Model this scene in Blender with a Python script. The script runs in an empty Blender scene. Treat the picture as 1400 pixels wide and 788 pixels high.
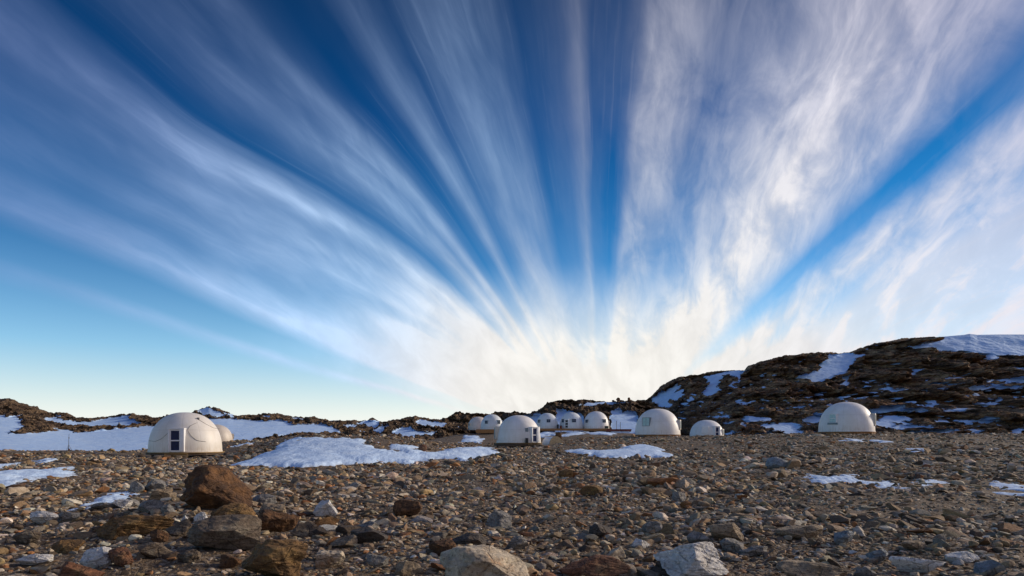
import bpy, bmesh, math, random
import numpy as np
from mathutils import Vector, Matrix

random.seed(7)
RNG = np.random.default_rng(11)
SC = bpy.context.scene
COL = SC.collection
F, CX, HOR, HC = 930.0, 700.0, 600.0, 1.6      # focal length and horizon in photo pixels, eye height in metres

# ------------------------------------------------------------------ noise
_perm = np.random.default_rng(3).permutation(256)
_perm = np.concatenate([_perm, _perm, _perm])
_g = np.random.default_rng(4).normal(size=(256, 3)); _g /= np.linalg.norm(_g, axis=1)[:, None]

def perlin(x, y, z):
    x, y, z = np.broadcast_arrays(np.asarray(x, float), np.asarray(y, float), np.asarray(z, float))
    xi = np.floor(x).astype(int); yi = np.floor(y).astype(int); zi = np.floor(z).astype(int)
    xf, yf, zf = x - xi, y - yi, z - zi
    u = xf**3*(xf*(xf*6-15)+10); v = yf**3*(yf*(yf*6-15)+10); w = zf**3*(zf*(zf*6-15)+10)
    def g(i, j, k):
        h = _perm[(_perm[(_perm[(xi+i) & 255] + yi + j) & 255] + zi + k) & 255]
        q = _g[h]
        return q[..., 0]*(xf-i) + q[..., 1]*(yf-j) + q[..., 2]*(zf-k)
    def lerp(a, b, t): return a + t*(b-a)
    return 1.6*lerp(lerp(lerp(g(0,0,0), g(1,0,0), u), lerp(g(0,1,0), g(1,1,0), u), v),
                    lerp(lerp(g(0,0,1), g(1,0,1), u), lerp(g(0,1,1), g(1,1,1), u), v), w)

def fbm(x, y, z, octv=4, gain=.5, lac=2.03):
    s = 0; a = 1.0
    for i in range(octv):
        s = s + a*perlin(np.asarray(x)+17.3*i, np.asarray(y)-9.1*i, np.asarray(z)+4.7*i)
        x = np.asarray(x)*lac; y = np.asarray(y)*lac; z = np.asarray(z)*lac; a *= gain
    return s

def ridged(x, y, z, octv=4, gain=.5):
    s = 0; a = 1.0
    for i in range(octv):
        s = s + a*(1-2*np.abs(perlin(np.asarray(x)+7.7*i, y, np.asarray(z)-3.3*i)))
        x = np.asarray(x)*2.1; y = np.asarray(y)*2.1; z = np.asarray(z)*2.1; a *= gain
    return s

def sstep(a, b, x):
    t = np.clip((np.asarray(x, float)-a)/(b-a), 0, 1)
    return t*t*(3-2*t)

# ------------------------------------------------------------------ object helpers
def mesh_np(name, V, Fc, smooth=True, sharp=None):
    V = np.asarray(V, np.float32); Fc = np.asarray(Fc, np.int32)
    me = bpy.data.meshes.new(name)
    k = Fc.shape[1]
    me.vertices.add(len(V)); me.vertices.foreach_set('co', V.ravel())
    me.loops.add(Fc.size); me.loops.foreach_set('vertex_index', Fc.ravel())
    me.polygons.add(len(Fc))
    me.polygons.foreach_set('loop_start', np.arange(0, Fc.size, k, dtype=np.int32))
    me.polygons.foreach_set('loop_total', np.full(len(Fc), k, np.int32))
    me.polygons.foreach_set('use_smooth', np.full(len(Fc), smooth, bool))
    me.update(calc_edges=True)
    if sharp: me.set_sharp_from_angle(angle=math.radians(sharp))
    return me

def set_attr(me, name, arr, kind='FLOAT'):
    at = me.attributes.new(name, kind, 'POINT')
    if kind == 'FLOAT': at.data.foreach_set('value', np.asarray(arr, np.float32).ravel())
    else:
        a = np.ones((len(arr), 4), np.float32); a[:, :3] = arr
        at.data.foreach_set('color', a.ravel())

def link(name, me, mat=None, parent=None):
    o = bpy.data.objects.new(name, me); COL.objects.link(o)
    if mat and me is not None and not me.materials: me.materials.append(mat)
    if parent: o.parent = parent
    return o

def tag(o, label=None, cat=None, group=None, kind=None):
    if label: o['label'] = label
    if cat: o['category'] = cat
    if group: o['group'] = group
    if kind: o['kind'] = kind
    return o

def empty(name, loc, rz=0):
    o = bpy.data.objects.new(name, None); COL.objects.link(o)
    o.location = loc; o.rotation_euler = (0, 0, rz); o.empty_display_size = .3
    return o

class MB:
    """collects boxes, tubes and lathes, links them as one mesh object"""
    def __init__(s): s.bm = bmesh.new()
    def box(s, c, size, M=None, bev=0.0):
        r = bmesh.ops.create_cube(s.bm, size=1.0)
        vs = r['verts']
        bmesh.ops.scale(s.bm, vec=size, verts=vs)
        if bev:
            es = list({e for v in vs for e in v.link_edges})
            b = bmesh.ops.bevel(s.bm, geom=es, offset=bev, segments=2, affect='EDGES', profile=.5)
            vs = list({v for f in b['faces'] for v in f.verts} | {v for v in vs if v.is_valid})
        bmesh.ops.translate(s.bm, vec=c, verts=vs)
        if M is not None: bmesh.ops.transform(s.bm, matrix=M, verts=vs)
        return s
    def tube(s, pts, r, n=8, M=None):
        pts = [Vector(p) for p in pts]; rings = []
        for i, p in enumerate(pts):
            d = (pts[min(i+1, len(pts)-1)] - pts[max(i-1, 0)]).normalized()
            a = d.orthogonal().normalized() if i == 0 else (rings_a - d*rings_a.dot(d)).normalized()
            rings_a = a; b = d.cross(a)
            rr = r[i] if isinstance(r, (list, tuple)) else r
            ring = [s.bm.verts.new(p + rr*(math.cos(t)*a + math.sin(t)*b)) for t in [2*math.pi*k/n for k in range(n)]]
            rings.append(ring)
        new = [v for q in rings for v in q]
        for q, w in zip(rings, rings[1:]):
            for k in range(n): s.bm.faces.new((q[k], q[(k+1) % n], w[(k+1) % n], w[k]))
        s.bm.faces.new(rings[0][::-1]); s.bm.faces.new(rings[-1])
        if M is not None: bmesh.ops.transform(s.bm, matrix=M, verts=new)
        return s
    def lathe(s, prof, n=48, M=None):
        rings = []; new = []
        for (r, z) in prof:
            if r < 1e-5: ring = [s.bm.verts.new((0, 0, z))]
            else: ring = [s.bm.verts.new((r*math.cos(2*math.pi*k/n), r*math.sin(2*math.pi*k/n), z)) for k in range(n)]
            rings.append(ring); new += ring
        for q, w in zip(rings, rings[1:]):
            for k in range(n):
                k2 = (k+1) % n
                if len(q) == 1 and len(w) == 1: continue
                if len(w) == 1: s.bm.faces.new((q[k], q[k2], w[0]))
                elif len(q) == 1: s.bm.faces.new((q[0], w[k2], w[k]))
                else: s.bm.faces.new((q[k], q[k2], w[k2], w[k]))
        if M is not None: bmesh.ops.transform(s.bm, matrix=M, verts=new)
        return s
    def build(s, name, mat, parent=None, smooth=35):
        bmesh.ops.recalc_face_normals(s.bm, faces=s.bm.faces)
        me = bpy.data.meshes.new(name); s.bm.to_mesh(me); s.bm.free()
        if smooth:
            for p in me.polygons: p.use_smooth = True
            me.set_sharp_from_angle(angle=math.radians(smooth))
        return link(name, me, mat, parent)

# ------------------------------------------------------------------ materials
class NT:
    def __init__(s, tree): s.t = tree; s.n = tree.nodes; s.l = tree.links
    def new(s, ty, **kw):
        n = s.n.new(ty)
        for k, v in kw.items(): setattr(n, k, v)
        return n
    def put(s, sock, v):
        if isinstance(v, bpy.types.NodeSocket): s.l.new(v, sock)
        else: sock.default_value = v
    def m(s, op, a, b=0.0, c=None, clamp=False):
        n = s.new('ShaderNodeMath', operation=op, use_clamp=clamp)
        s.put(n.inputs[0], a); s.put(n.inputs[1], b)
        if c is not None: s.put(n.inputs[2], c)
        return n.outputs[0]
    def mix(s, f, a, b, mode='MIX'):
        n = s.new('ShaderNodeMix', data_type='RGBA', blend_type=mode)
        s.put(n.inputs[0], f)
        for i, v in ((6, a), (7, b)):
            s.put(n.inputs[i], v if isinstance(v, bpy.types.NodeSocket) else (*v, 1.0)[:4])
        return n.outputs[2]
    def mr(s, v, a, b, c=0.0, d=1.0, smooth=True):
        n = s.new('ShaderNodeMapRange', interpolation_type='SMOOTHSTEP' if smooth else 'LINEAR')
        s.put(n.inputs[0], v); s.put(n.inputs[1], a); s.put(n.inputs[2], b); s.put(n.inputs[3], c); s.put(n.inputs[4], d)
        return n.outputs[0]
    def noise(s, vec, scale, detail=4, rough=.55, dist=0.0, dim='3D'):
        n = s.new('ShaderNodeTexNoise', noise_dimensions=dim)
        if vec is not None: s.l.new(vec, n.inputs['Vector'])
        n.inputs['Scale'].default_value = scale; n.inputs['Detail'].default_value = detail
        n.inputs['Roughness'].default_value = rough; n.inputs['Distortion'].default_value = dist
        return n.outputs['Fac']
    def voro(s, vec, scale, feature='F1', out='Distance', rand=1.0):
        n = s.new('ShaderNodeTexVoronoi', feature=feature)
        if vec is not None: s.l.new(vec, n.inputs['Vector'])
        n.inputs['Scale'].default_value = scale; n.inputs['Randomness'].default_value = rand
        return n.outputs[out]
    def ramp(s, f, stops, interp='LINEAR'):
        n = s.new('ShaderNodeValToRGB'); r = n.color_ramp; r.interpolation = interp
        while len(r.elements) < len(stops): r.elements.new(1.0)
        for e, (p, c) in zip(r.elements, stops):
            e.position = p; e.color = (*c, 1) if len(c) == 3 else c
        s.put(n.inputs[0], f); return n.outputs[0]
    def map(s, vec, scale=(1,1,1), rot=(0,0,0), loc=(0,0,0)):
        n = s.new('ShaderNodeMapping'); s.l.new(vec, n.inputs[0])
        n.inputs['Scale'].default_value = scale; n.inputs['Rotation'].default_value = rot; n.inputs['Location'].default_value = loc
        return n.outputs[0]
    def bump(s, h, strength=.5, dist=.02, nrm=None):
        n = s.new('ShaderNodeBump'); n.inputs['Strength'].default_value = strength; n.inputs['Distance'].default_value = dist
        s.put(n.inputs['Height'], h)
        if nrm is not None: s.l.new(nrm, n.inputs['Normal'])
        return n.outputs[0]

def mat(name):
    m = bpy.data.materials.new(name); m.use_nodes = True
    t = NT(m.node_tree); b = m.node_tree.nodes['Principled BSDF']
    return m, t, b

def simple(name, c, rough=.6, metal=0.0, var=.15, scale=6.0, bumpd=0.0, spec=.5):
    m, t, b = mat(name)
    co = t.new('ShaderNodeTexCoord').outputs['Object']
    n = t.noise(co, scale, 5, .6)
    lo = tuple(v*(1-var) for v in c); hi = tuple(min(1, v*(1+var)) for v in c)
    t.put(b.inputs['Base Color'], t.mix(t.mr(n, .3, .7), lo, hi))
    b.inputs['Roughness'].default_value = rough; b.inputs['Metallic'].default_value = metal
    b.inputs['Specular IOR Level'].default_value = spec
    if bumpd: t.put(b.inputs['Normal'], t.bump(n, .6, bumpd))
    return m

def ground_mat():
    m, t, b = mat('gravel_soil')
    p = t.new('ShaderNodeNewGeometry').outputs['Position']
    n1 = t.noise(p, .12, 4, .6); n2 = t.noise(p, 1.1, 6, .65); n3 = t.noise(p, 14, 5, .7)
    base = t.ramp(t.mr(n1, .3, .7), [(0, (.086, .054, .029)), (.5, (.120, .078, .042)), (1, (.100, .070, .040))])
    base = t.mix(t.mr(n2, .40, .72), base, (.175, .118, .068))
    base = t.mix(t.mr(n2, .36, .24, 0, .7), base, (.040, .032, .027))
    vc = t.voro(p, 16, 'F1', 'Color'); vs = t.new('ShaderNodeSeparateColor'); t.l.new(vc, vs.inputs[0])
    peb = t.ramp(vs.outputs[0], [(0, (.05, .04, .03)), (.35, (.14, .105, .075)), (.62, (.27, .23, .18)), (.8, (.18, .12, .07)), (1, (.42, .38, .32))])
    base = t.mix(t.mr(n3, .42, .6, 0, .8), base, peb)
    t.put(b.inputs['Base Color'], base); b.inputs['Roughness'].default_value = .9
    b.inputs['Specular IOR Level'].default_value = .25
    v1 = t.voro(p, 16); v2 = t.voro(p, 45)
    h = t.m('ADD', t.m('MULTIPLY', v1, -1.0), t.m('MULTIPLY', v2, -.4))
    h = t.m('ADD', h, t.m('MULTIPLY', n3, .8))
    t.put(b.inputs['Normal'], t.bump(h, .9, .03))
    return m

def stone_mat(name, use_obj):
    m, t, b = mat(name)
    if use_obj:
        c = t.new('ShaderNodeObjectInfo').outputs['Color']; co = t.new('ShaderNodeTexCoord').outputs['Object']
    else:
        c = t.new('ShaderNodeAttribute', attribute_name='Col').outputs['Color']; co = t.new('ShaderNodeNewGeometry').outputs['Position']
    k = 1.0 if not use_obj else .35
    n1 = t.noise(co, 9*k, 5, .65); n2 = t.noise(co, 40*k, 4, .7)
    col = t.mix(t.mr(n1, .35, .68), c, t.mix(1.0, c, (.62, .58, .54), 'MULTIPLY'))
    col = t.mix(t.mr(n2, .52, .68, 0, .55), col, t.mix(1.0, c, (1.5, 1.45, 1.4), 'MULTIPLY'))
    col = t.mix(t.mr(n2, .42, .3, 0, .6), col, t.mix(1.0, c, (.5, .42, .36), 'MULTIPLY'))
    t.put(b.inputs['Base Color'], col); b.inputs['Roughness'].default_value = .82; b.inputs['Specular IOR Level'].default_value = .3
    t.put(b.inputs['Normal'], t.bump(t.m('ADD', n1, t.m('MULTIPLY', n2, .5)), .7, .025 if not use_obj else .08))
    return m

def boulder_mat(name, c1, c2, c3, rot=(.3, .2, 0), stretch=5.0, stain=.5):
    m, t, b = mat(name)
    co = t.new('ShaderNodeTexCoord').outputs['Object']
    ms = t.map(co, (1.4, 1.4, 1.4*stretch), rot)
    n1 = t.noise(ms, 1.6, 6, .65, .4); n2 = t.noise(co, 2.2, 6, .65); n3 = t.noise(co, 22, 6, .75); n4 = t.noise(ms, 7, 5, .7)
    col = t.mix(t.mr(n1, .36, .64), c1, c2)
    col = t.mix(t.mr(n2, .62-.2*stain, .72), col, c3)
    col = t.mix(t.mr(n4, .5, .7, 0, .6), col, t.mix(1.0, col, (1.6, 1.5, 1.4), 'MULTIPLY'))
    col = t.mix(t.mr(n3, .48, .34, 0, .9), col, t.mix(1.0, col, (.32, .28, .24), 'MULTIPLY'))
    col = t.mix(t.mr(n3, .54, .66, 0, .6), col, t.mix(1.0, col, (1.75, 1.7, 1.6), 'MULTIPLY'))
    cv = t.voro(t.map(co, (1, 1, 1.8), rot), 2.6, 'DISTANCE_TO_EDGE'); ck = t.m('MULTIPLY', t.mr(cv, .035, .006), t.mr(n2, .42, .56))
    col = t.mix(t.m('MULTIPLY', ck, .42), col, t.mix(1.0, col, (.22, .19, .16), 'MULTIPLY'))
    col = t.mix(1.0, col, (1.3, 1.3, 1.3), 'MULTIPLY')
    t.put(b.inputs['Base Color'], col); b.inputs['Roughness'].default_value = .85; b.inputs['Specular IOR Level'].default_value = .3
    t.put(b.inputs['Normal'], t.bump(t.m('SUBTRACT', t.m('ADD', t.m('ADD', n3, n4), n1), t.m('MULTIPLY', ck, .45)), .9, .04))
    return m

def snow_mat():
    m, t, b = mat('old_snow')
    p = t.new('ShaderNodeNewGeometry').outputs['Position']
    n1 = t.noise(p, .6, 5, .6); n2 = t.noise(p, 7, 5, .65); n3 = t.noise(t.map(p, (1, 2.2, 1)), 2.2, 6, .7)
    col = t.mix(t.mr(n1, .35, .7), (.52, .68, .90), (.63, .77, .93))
    col = t.mix(t.mr(n3, .66, .76, 0, .75), col, (.36, .32, .28))
    rim = t.new('ShaderNodeAttribute', attribute_name='rim').outputs['Fac']
    col = t.mix(t.m('MULTIPLY', rim, t.mr(n2, .35, .6, .15, .8)), col, (.34, .31, .28))
    t.put(b.inputs['Base Color'], col); b.inputs['Roughness'].default_value = .7; b.inputs['Specular IOR Level'].default_value = .3
    n4 = t.noise(t.map(p, (2.6, .7, 1), (0, 0, .5)), 1.6, 5, .6, .8)
    t.put(b.inputs['Normal'], t.bump(t.m('ADD', t.m('ADD', t.m('MULTIPLY', n1, 2.0), n4), t.m('MULTIPLY', n2, .5)), .6, .09))
    return m

def hill_mat(name, c_dark, c_mid, c_light, rot, scale=1.0, rust=(.085, .045, .022)):
    """rock with snow lying where the vertex attribute 'snow' says"""
    m, t, b = mat(name)
    p = t.new('ShaderNodeNewGeometry').outputs['Position']
    sn = t.new('ShaderNodeAttribute', attribute_name='snow').outputs['Fac']
    ps = t.map(p, (.05*scale, .05*scale, .32*scale), rot)
    n1 = t.noise(ps, 3.0, 7, .68, .5); n2 = t.noise(p, .09*scale, 6, .6); n3 = t.noise(p, 1.2*scale, 6, .72); n4 = t.noise(ps, 11, 6, .72)
    col = t.ramp(t.mr(n1, .38, .63), [(0, c_dark), (.5, c_mid), (1, c_light)])
    col = t.mix(t.mr(n2, .48, .64, 0, .8), col, rust)
    col = t.mix(t.mr(n4, .55, .68, 0, .75), col, t.mix(1.0, c_light, (1.25, 1.2, 1.15), 'MULTIPLY'))
    col = t.mix(t.mr(n3, .46, .30, 0, .8), col, t.mix(1.0, c_dark, (.6, .6, .6), 'MULTIPLY'))
    cr = t.voro(t.map(p, (.16*scale, .10*scale, .34*scale), rot), 1.0, 'DISTANCE_TO_EDGE'); cr2 = t.voro(t.map(p, (.5*scale, .3*scale, .8*scale), rot), 1.0, 'DISTANCE_TO_EDGE')
    crk = t.m('MAXIMUM', t.mr(cr, .07, .01), t.m('MULTIPLY', t.mr(cr2, .09, .01), .6))
    col = t.mix(t.m('MULTIPLY', crk, .6), col, t.mix(1.0, c_dark, (.5, .5, .5), 'MULTIPLY'))
    sf = t.mr(t.m('ADD', sn, t.m('MULTIPLY', t.m('SUBTRACT', n3, .5), .55)), .44, .56)
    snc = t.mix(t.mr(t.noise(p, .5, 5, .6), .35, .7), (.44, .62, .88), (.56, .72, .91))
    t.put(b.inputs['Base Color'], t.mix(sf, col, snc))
    b.inputs['Roughness'].default_value = .85; b.inputs['Specular IOR Level'].default_value = .2
    hgt = t.m('SUBTRACT', t.m('ADD', t.m('MULTIPLY', n3, 1.0), t.m('MULTIPLY', n4, .8)), t.m('MULTIPLY', crk, .5))
    hgt = t.m('MULTIPLY', hgt, t.m('SUBTRACT', 1.0, t.m('MULTIPLY', sf, .93)))
    t.put(b.inputs['Normal'], t.bump(hgt, 1.0, .8/scale))
    return m

def shell_mat():
    m, t, b = mat('fibreglass_shell')
    co = t.new('ShaderNodeTexCoord').outputs['Object']
    n1 = t.noise(co, .8, 5, .6); n2 = t.noise(t.map(co, (3, 3, .5)), 2.2, 6, .65)
    info = t.new('ShaderNodeObjectInfo').outputs['Color']
    col = t.mix(t.mr(n1, .3, .7), info, t.mix(1.0, info, (.90, .88, .84), 'MULTIPLY'))
    col = t.mix(t.mr(n2, .56, .76, 0, .45), col, t.mix(1.0, info, (.66, .60, .52), 'MULTIPLY'))
    # moulded panel joints and the grime that gathers at the foot
    sx = t.new('ShaderNodeSeparateXYZ'); t.l.new(co, sx.inputs[0])
    an = t.m('MULTIPLY', t.m('ARCTAN2', sx.outputs[0], sx.outputs[1]), 12/(2*math.pi))
    dj = t.m('ABSOLUTE', t.m('SUBTRACT', t.m('FRACT', t.m('ADD', an, 100.27)), .5))
    rr_ = t.m('SQRT', t.m('ADD', t.m('MULTIPLY', sx.outputs[0], sx.outputs[0]), t.m('MULTIPLY', sx.outputs[1], sx.outputs[1])))
    joint = t.mr(t.m('MULTIPLY', dj, t.m('MULTIPLY', rr_, .52)), .035, .012)
    ring = t.mr(t.m('ABSOLUTE', t.m('SUBTRACT', sx.outputs[2], 1.95)), .045, .015)
    jn = t.m('MAXIMUM', joint, ring)
    col = t.mix(t.m('MULTIPLY', jn, .22), col, t.mix(1.0, info, (.50, .46, .42), 'MULTIPLY'))
    low = t.m('MULTIPLY', t.mr(sx.outputs[2], .9, .0), t.mr(n2, .35, .65))
    col = t.mix(t.m('MULTIPLY', low, .5), col, t.mix(1.0, info, (.70, .60, .48), 'MULTIPLY'))
    t.put(b.inputs['Base Color'], col); b.inputs['Roughness'].default_value = .5
    t.put(b.inputs['Normal'], t.bump(t.m('SUBTRACT', n1, t.m('MULTIPLY', jn, .25)), .35, .05))
    return m

def wood_mat(name, c):
    m, t, b = mat(name)
    co = t.new('ShaderNodeTexCoord').outputs['Object']
    n = t.noise(t.map(co, (1, 1, 9)), 3, 5, .6)
    v = t.voro(t.map(co, (1.4, 1.4, .1)), 2.0, 'F1', 'Color')
    col = t.mix(t.mr(n, .3, .7), tuple(x*.65 for x in c), tuple(x*1.25 for x in c))
    t.put(b.inputs['Base Color'], col); b.inputs['Roughness'].default_value = .75
    t.put(b.inputs['Normal'], t.bump(n, .5, .02))
    return m

M_GROUND = ground_mat(); M_SNOW = snow_mat()
M_STUFF = stone_mat('rubble_stone', False); M_STONE = stone_mat('loose_stone', True)
M_SHELL = shell_mat()
M_WHITE = simple('white_frame_paint', (.78, .78, .78), .4, var=.05)
M_WOOD = wood_mat('deck_timber', (.34, .21, .07)); M_ORANGE = wood_mat('orange_timber', (.36, .17, .055)); M_DARKWOOD = wood_mat('weathered_timber', (.10, .06, .035))
M_GLASSB = simple('navy_window_glass', (.010, .02, .07), .3, var=.3, spec=.15)
M_GLASSC = simple('pale_blue_glazing', (.30, .52, .55), .15, var=.15)
M_GREYF = simple('grey_window_frame', (.22, .28, .30), .5)
M_BLACK = simple('black_plastic', (.015, .015, .018), .5)
M_CABLE = simple('grey_cable_sheath', (.20, .18, .16), .6)
M_STEEL = simple('dull_steel', (.10, .10, .11), .5, .4)
M_RUST = simple('rust_red_steel', (.16, .035, .018), .75, var=.35, scale=3)
M_PLY = simple('weathered_plywood', (.36, .28, .17), .8, var=.2, scale=4)

# ------------------------------------------------------------------ ground
COLS = {
 -400: [(3,0),(30,.1),(72,.5),(100,-.5),(160,-1),(400,-2)],
 0:    [(3,0),(20,0),(45,.15),(70,.44),(90,-.6),(160,-1.2),(400,-2)],
 130:  [(3,0),(20,0),(45,.1),(70,.30),(95,-.6),(160,-1.2),(400,-2)],
 200:  [(3,0),(15,.08),(40,-.05),(54,-.2),(66,-.1),(76,.3),(95,-.4),(160,-1),(400,-2)],
 254:  [(3,0),(15,.15),(40,-.05),(54,-.22),(66,-.22),(76,.5),(86,.9),(110,.2),(160,-1),(400,-2)],
 320:  [(3,0),(15,.12),(40,.0),(54,-.1),(66,.2),(82,1.42),(110,.4),(160,-1),(400,-2)],
 380:  [(3,0),(37,.0),(50,1.0),(62,1.75),(82,1.3),(110,.2),(160,-1),(400,-2)],
 430:  [(3,0),(36,-.02),(45,.65),(55,1.5),(60,2.05),(82,1.4),(110,.2),(160,-1),(400,-2)],
 500:  [(3,0),(38,.0),(48,.85),(55,1.5),(60,1.95),(82,1.5),(110,.3),(160,0),(400,-2)],
 560:  [(3,0),(42,.0),(52,.93),(59,1.55),(72,1.75),(100,.9),(160,.6),(400,-1)],
 620:  [(3,0),(46,.0),(58,.72),(72,.70),(106,.25),(130,1.5),(155,2.7),(200,3.0),(400,1)],
 720:  [(3,0),(40,0),(60,.30),(80,.25),(106,.0),(125,1.2),(155,3.0),(200,3.2),(400,1)],
 800:  [(3,0),(53,.0),(75,.95),(100,1.3),(125,2.0),(155,3.3),(200,3.5),(400,1)],
 900:  [(3,0),(53,.0),(75,.95),(95,1.85),(106,1.95),(125,1.9),(155,2.5),(250,3),(400,2)],
 970:  [(3,0),(50,.0),(75,1.2),(95,1.9),(125,1.9),(150,2.0),(250,3),(400,2)],
 1080: [(3,0),(26,.0),(50,.5),(75,1.85),(84,2.15),(110,2.2),(250,4),(400,2)],
 1157: [(3,0),(26,.0),(50,.55),(75,1.9),(84,2.2),(110,2.3),(250,4),(400,2)],
 1400: [(3,0),(26,.0),(50,.6),(75,1.6),(100,2.2),(125,2.4),(250,4),(400,2)],
 1900: [(3,0),(26,.0),(50,.6),(75,1.6),(100,2.2),(125,2.4),(250,4),(400,2)],
}
GPX = np.linspace(-400, 1900, 461); GLY = np.linspace(math.log(.5), math.log(400), 380)
def _ground_grid():
    ks = sorted(COLS)
    rows = np.array([np.interp(np.exp(GLY), [p[0] for p in COLS[k]], [p[1] for p in COLS[k]]) for k in ks])
    G = np.array([np.interp(GPX, ks, rows[:, j]) for j in range(len(GLY))]).T
    def blur(A, ax, s):
        r = int(3*s); w = np.exp(-.5*(np.arange(-r, r+1)/s)**2); w /= w.sum()
        P = np.pad(A, [(r, r) if i == ax else (0, 0) for i in (0, 1)], mode='edge')
        return np.apply_along_axis(lambda v: np.convolve(v, w, 'valid'), ax, P)
    return blur(blur(G, 0, 4.0), 1, 2.2)
GG = _ground_grid()

def ground_z(x, y, detail=True):
    x = np.asarray(x, float); y = np.asarray(y, float)
    r = np.hypot(x, y)
    ye = np.where(y > .35*r, y, .35*r+1e-6)
    px = np.clip(CX + F*x/ye, -400, 1900)
    ly = np.log(np.clip(ye, .5, 399))
    i = (px-GPX[0])/(GPX[1]-GPX[0]); j = np.clip((ly-GLY[0])/(GLY[1]-GLY[0]), 0, len(GLY)-1.001)
    i = np.clip(i, 0, len(GPX)-1.001)
    i0 = i.astype(int); j0 = j.astype(int); a = i-i0; c = j-j0
    z = GG[i0, j0]*(1-a)*(1-c) + GG[i0+1, j0]*a*(1-c) + GG[i0, j0+1]*(1-a)*c + GG[i0+1, j0+1]*a*c
    back = sstep(.55, .2, y/np.maximum(r, 1e-6))
    z = z*(1-back) - .01*r*back*sstep(60, 400, r)
    z = z - sstep(350, 1500, r)*12
    near = sstep(1.5, 6, r)*sstep(300, 120, r)
    z = z + near*(.13*fbm(x*.22, y*.22, 1.5, 3) + .03*fbm(x*1.3, y*1.3, 4.5, 3))
    if detail: z = z + near*sstep(90, 25, r)*.022*fbm(x*4.5, y*4.5, 8.5, 3)
    return z

_LY = np.exp(np.linspace(math.log(4), math.log(260), 5000))
def hit(px, row):
    u = (px-CX)/F
    zz = ground_z(u*_LY, _LY)
    rr = HOR - F*(zz-HC)/_LY
    k = np.argmax(rr <= row) if (rr <= row).any() else int(np.argmin(rr))
    Y = _LY[k]
    return u*Y, Y, zz[k]

def build_ground():
    a_front = np.radians(np.arange(-50, 50.01, .125)); a_back = np.radians(np.arange(53, 307.1, 3.0))
    ang = np.concatenate([a_front, a_back])
    rad = np.concatenate([np.exp(np.linspace(math.log(1), math.log(6), 12))[:-1], np.exp(np.linspace(math.log(6), math.log(130), 420)), np.exp(np.linspace(math.log(135), math.log(6000), 50))])
    A, R = np.meshgrid(ang, rad, indexing='ij')
    X = R*np.sin(A); Y = R*np.cos(A); Z = ground_z(X, Y)
    V = np.stack([X, Y, Z], -1).reshape(-1, 3)
    na, nr = len(ang), len(rad)
    ia = np.arange(na); ja = (ia+1) % na
    k = np.arange(nr-1)
    a0 = ia[:, None]*nr + k; a1 = ja[:, None]*nr + k
    Q = np.stack([a0, a0+1, a1+1, a1], -1).reshape(-1, 4)[:, ::-1]
    me = mesh_np('ground', V, Q)
    # close the small hole under the camera
    bm = bmesh.new(); bm.from_mesh(me); bm.verts.ensure_lookup_table()
    c = bm.verts.new((0, 0, 0)); bm.verts.ensure_lookup_table()
    for i in range(na):
        try: bm.faces.new((c, bm.verts[int(ja[i])*nr], bm.verts[int(i)*nr]))
        except ValueError: pass
    bm.to_mesh(me); bm.free()
    tag(link('ground', me, M_GROUND), kind='structure')
build_ground()

# ------------------------------------------------------------------ polygons in picture pixels turned into masks
def poly_sd(px, py, P):
    """signed distance (positive inside) of points to a polygon"""
    P = np.asarray(P, float); d = np.full(px.shape, 1e9); ins = np.zeros(px.shape, bool)
    n = len(P)
    for i in range(n):
        ax, ay = P[i]; bx, by = P[(i+1) % n]
        ex, ey = bx-ax, by-ay; L = ex*ex+ey*ey+1e-12
        t = np.clip(((px-ax)*ex+(py-ay)*ey)/L, 0, 1)
        d = np.minimum(d, np.hypot(px-ax-t*ex, py-ay-t*ey))
        c = ((ay > py) != (by > py)) & (px < (bx-ax)*(py-ay)/(by-ay+1e-12)+ax)
        ins ^= c
    return np.where(ins, d, -d)

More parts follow.
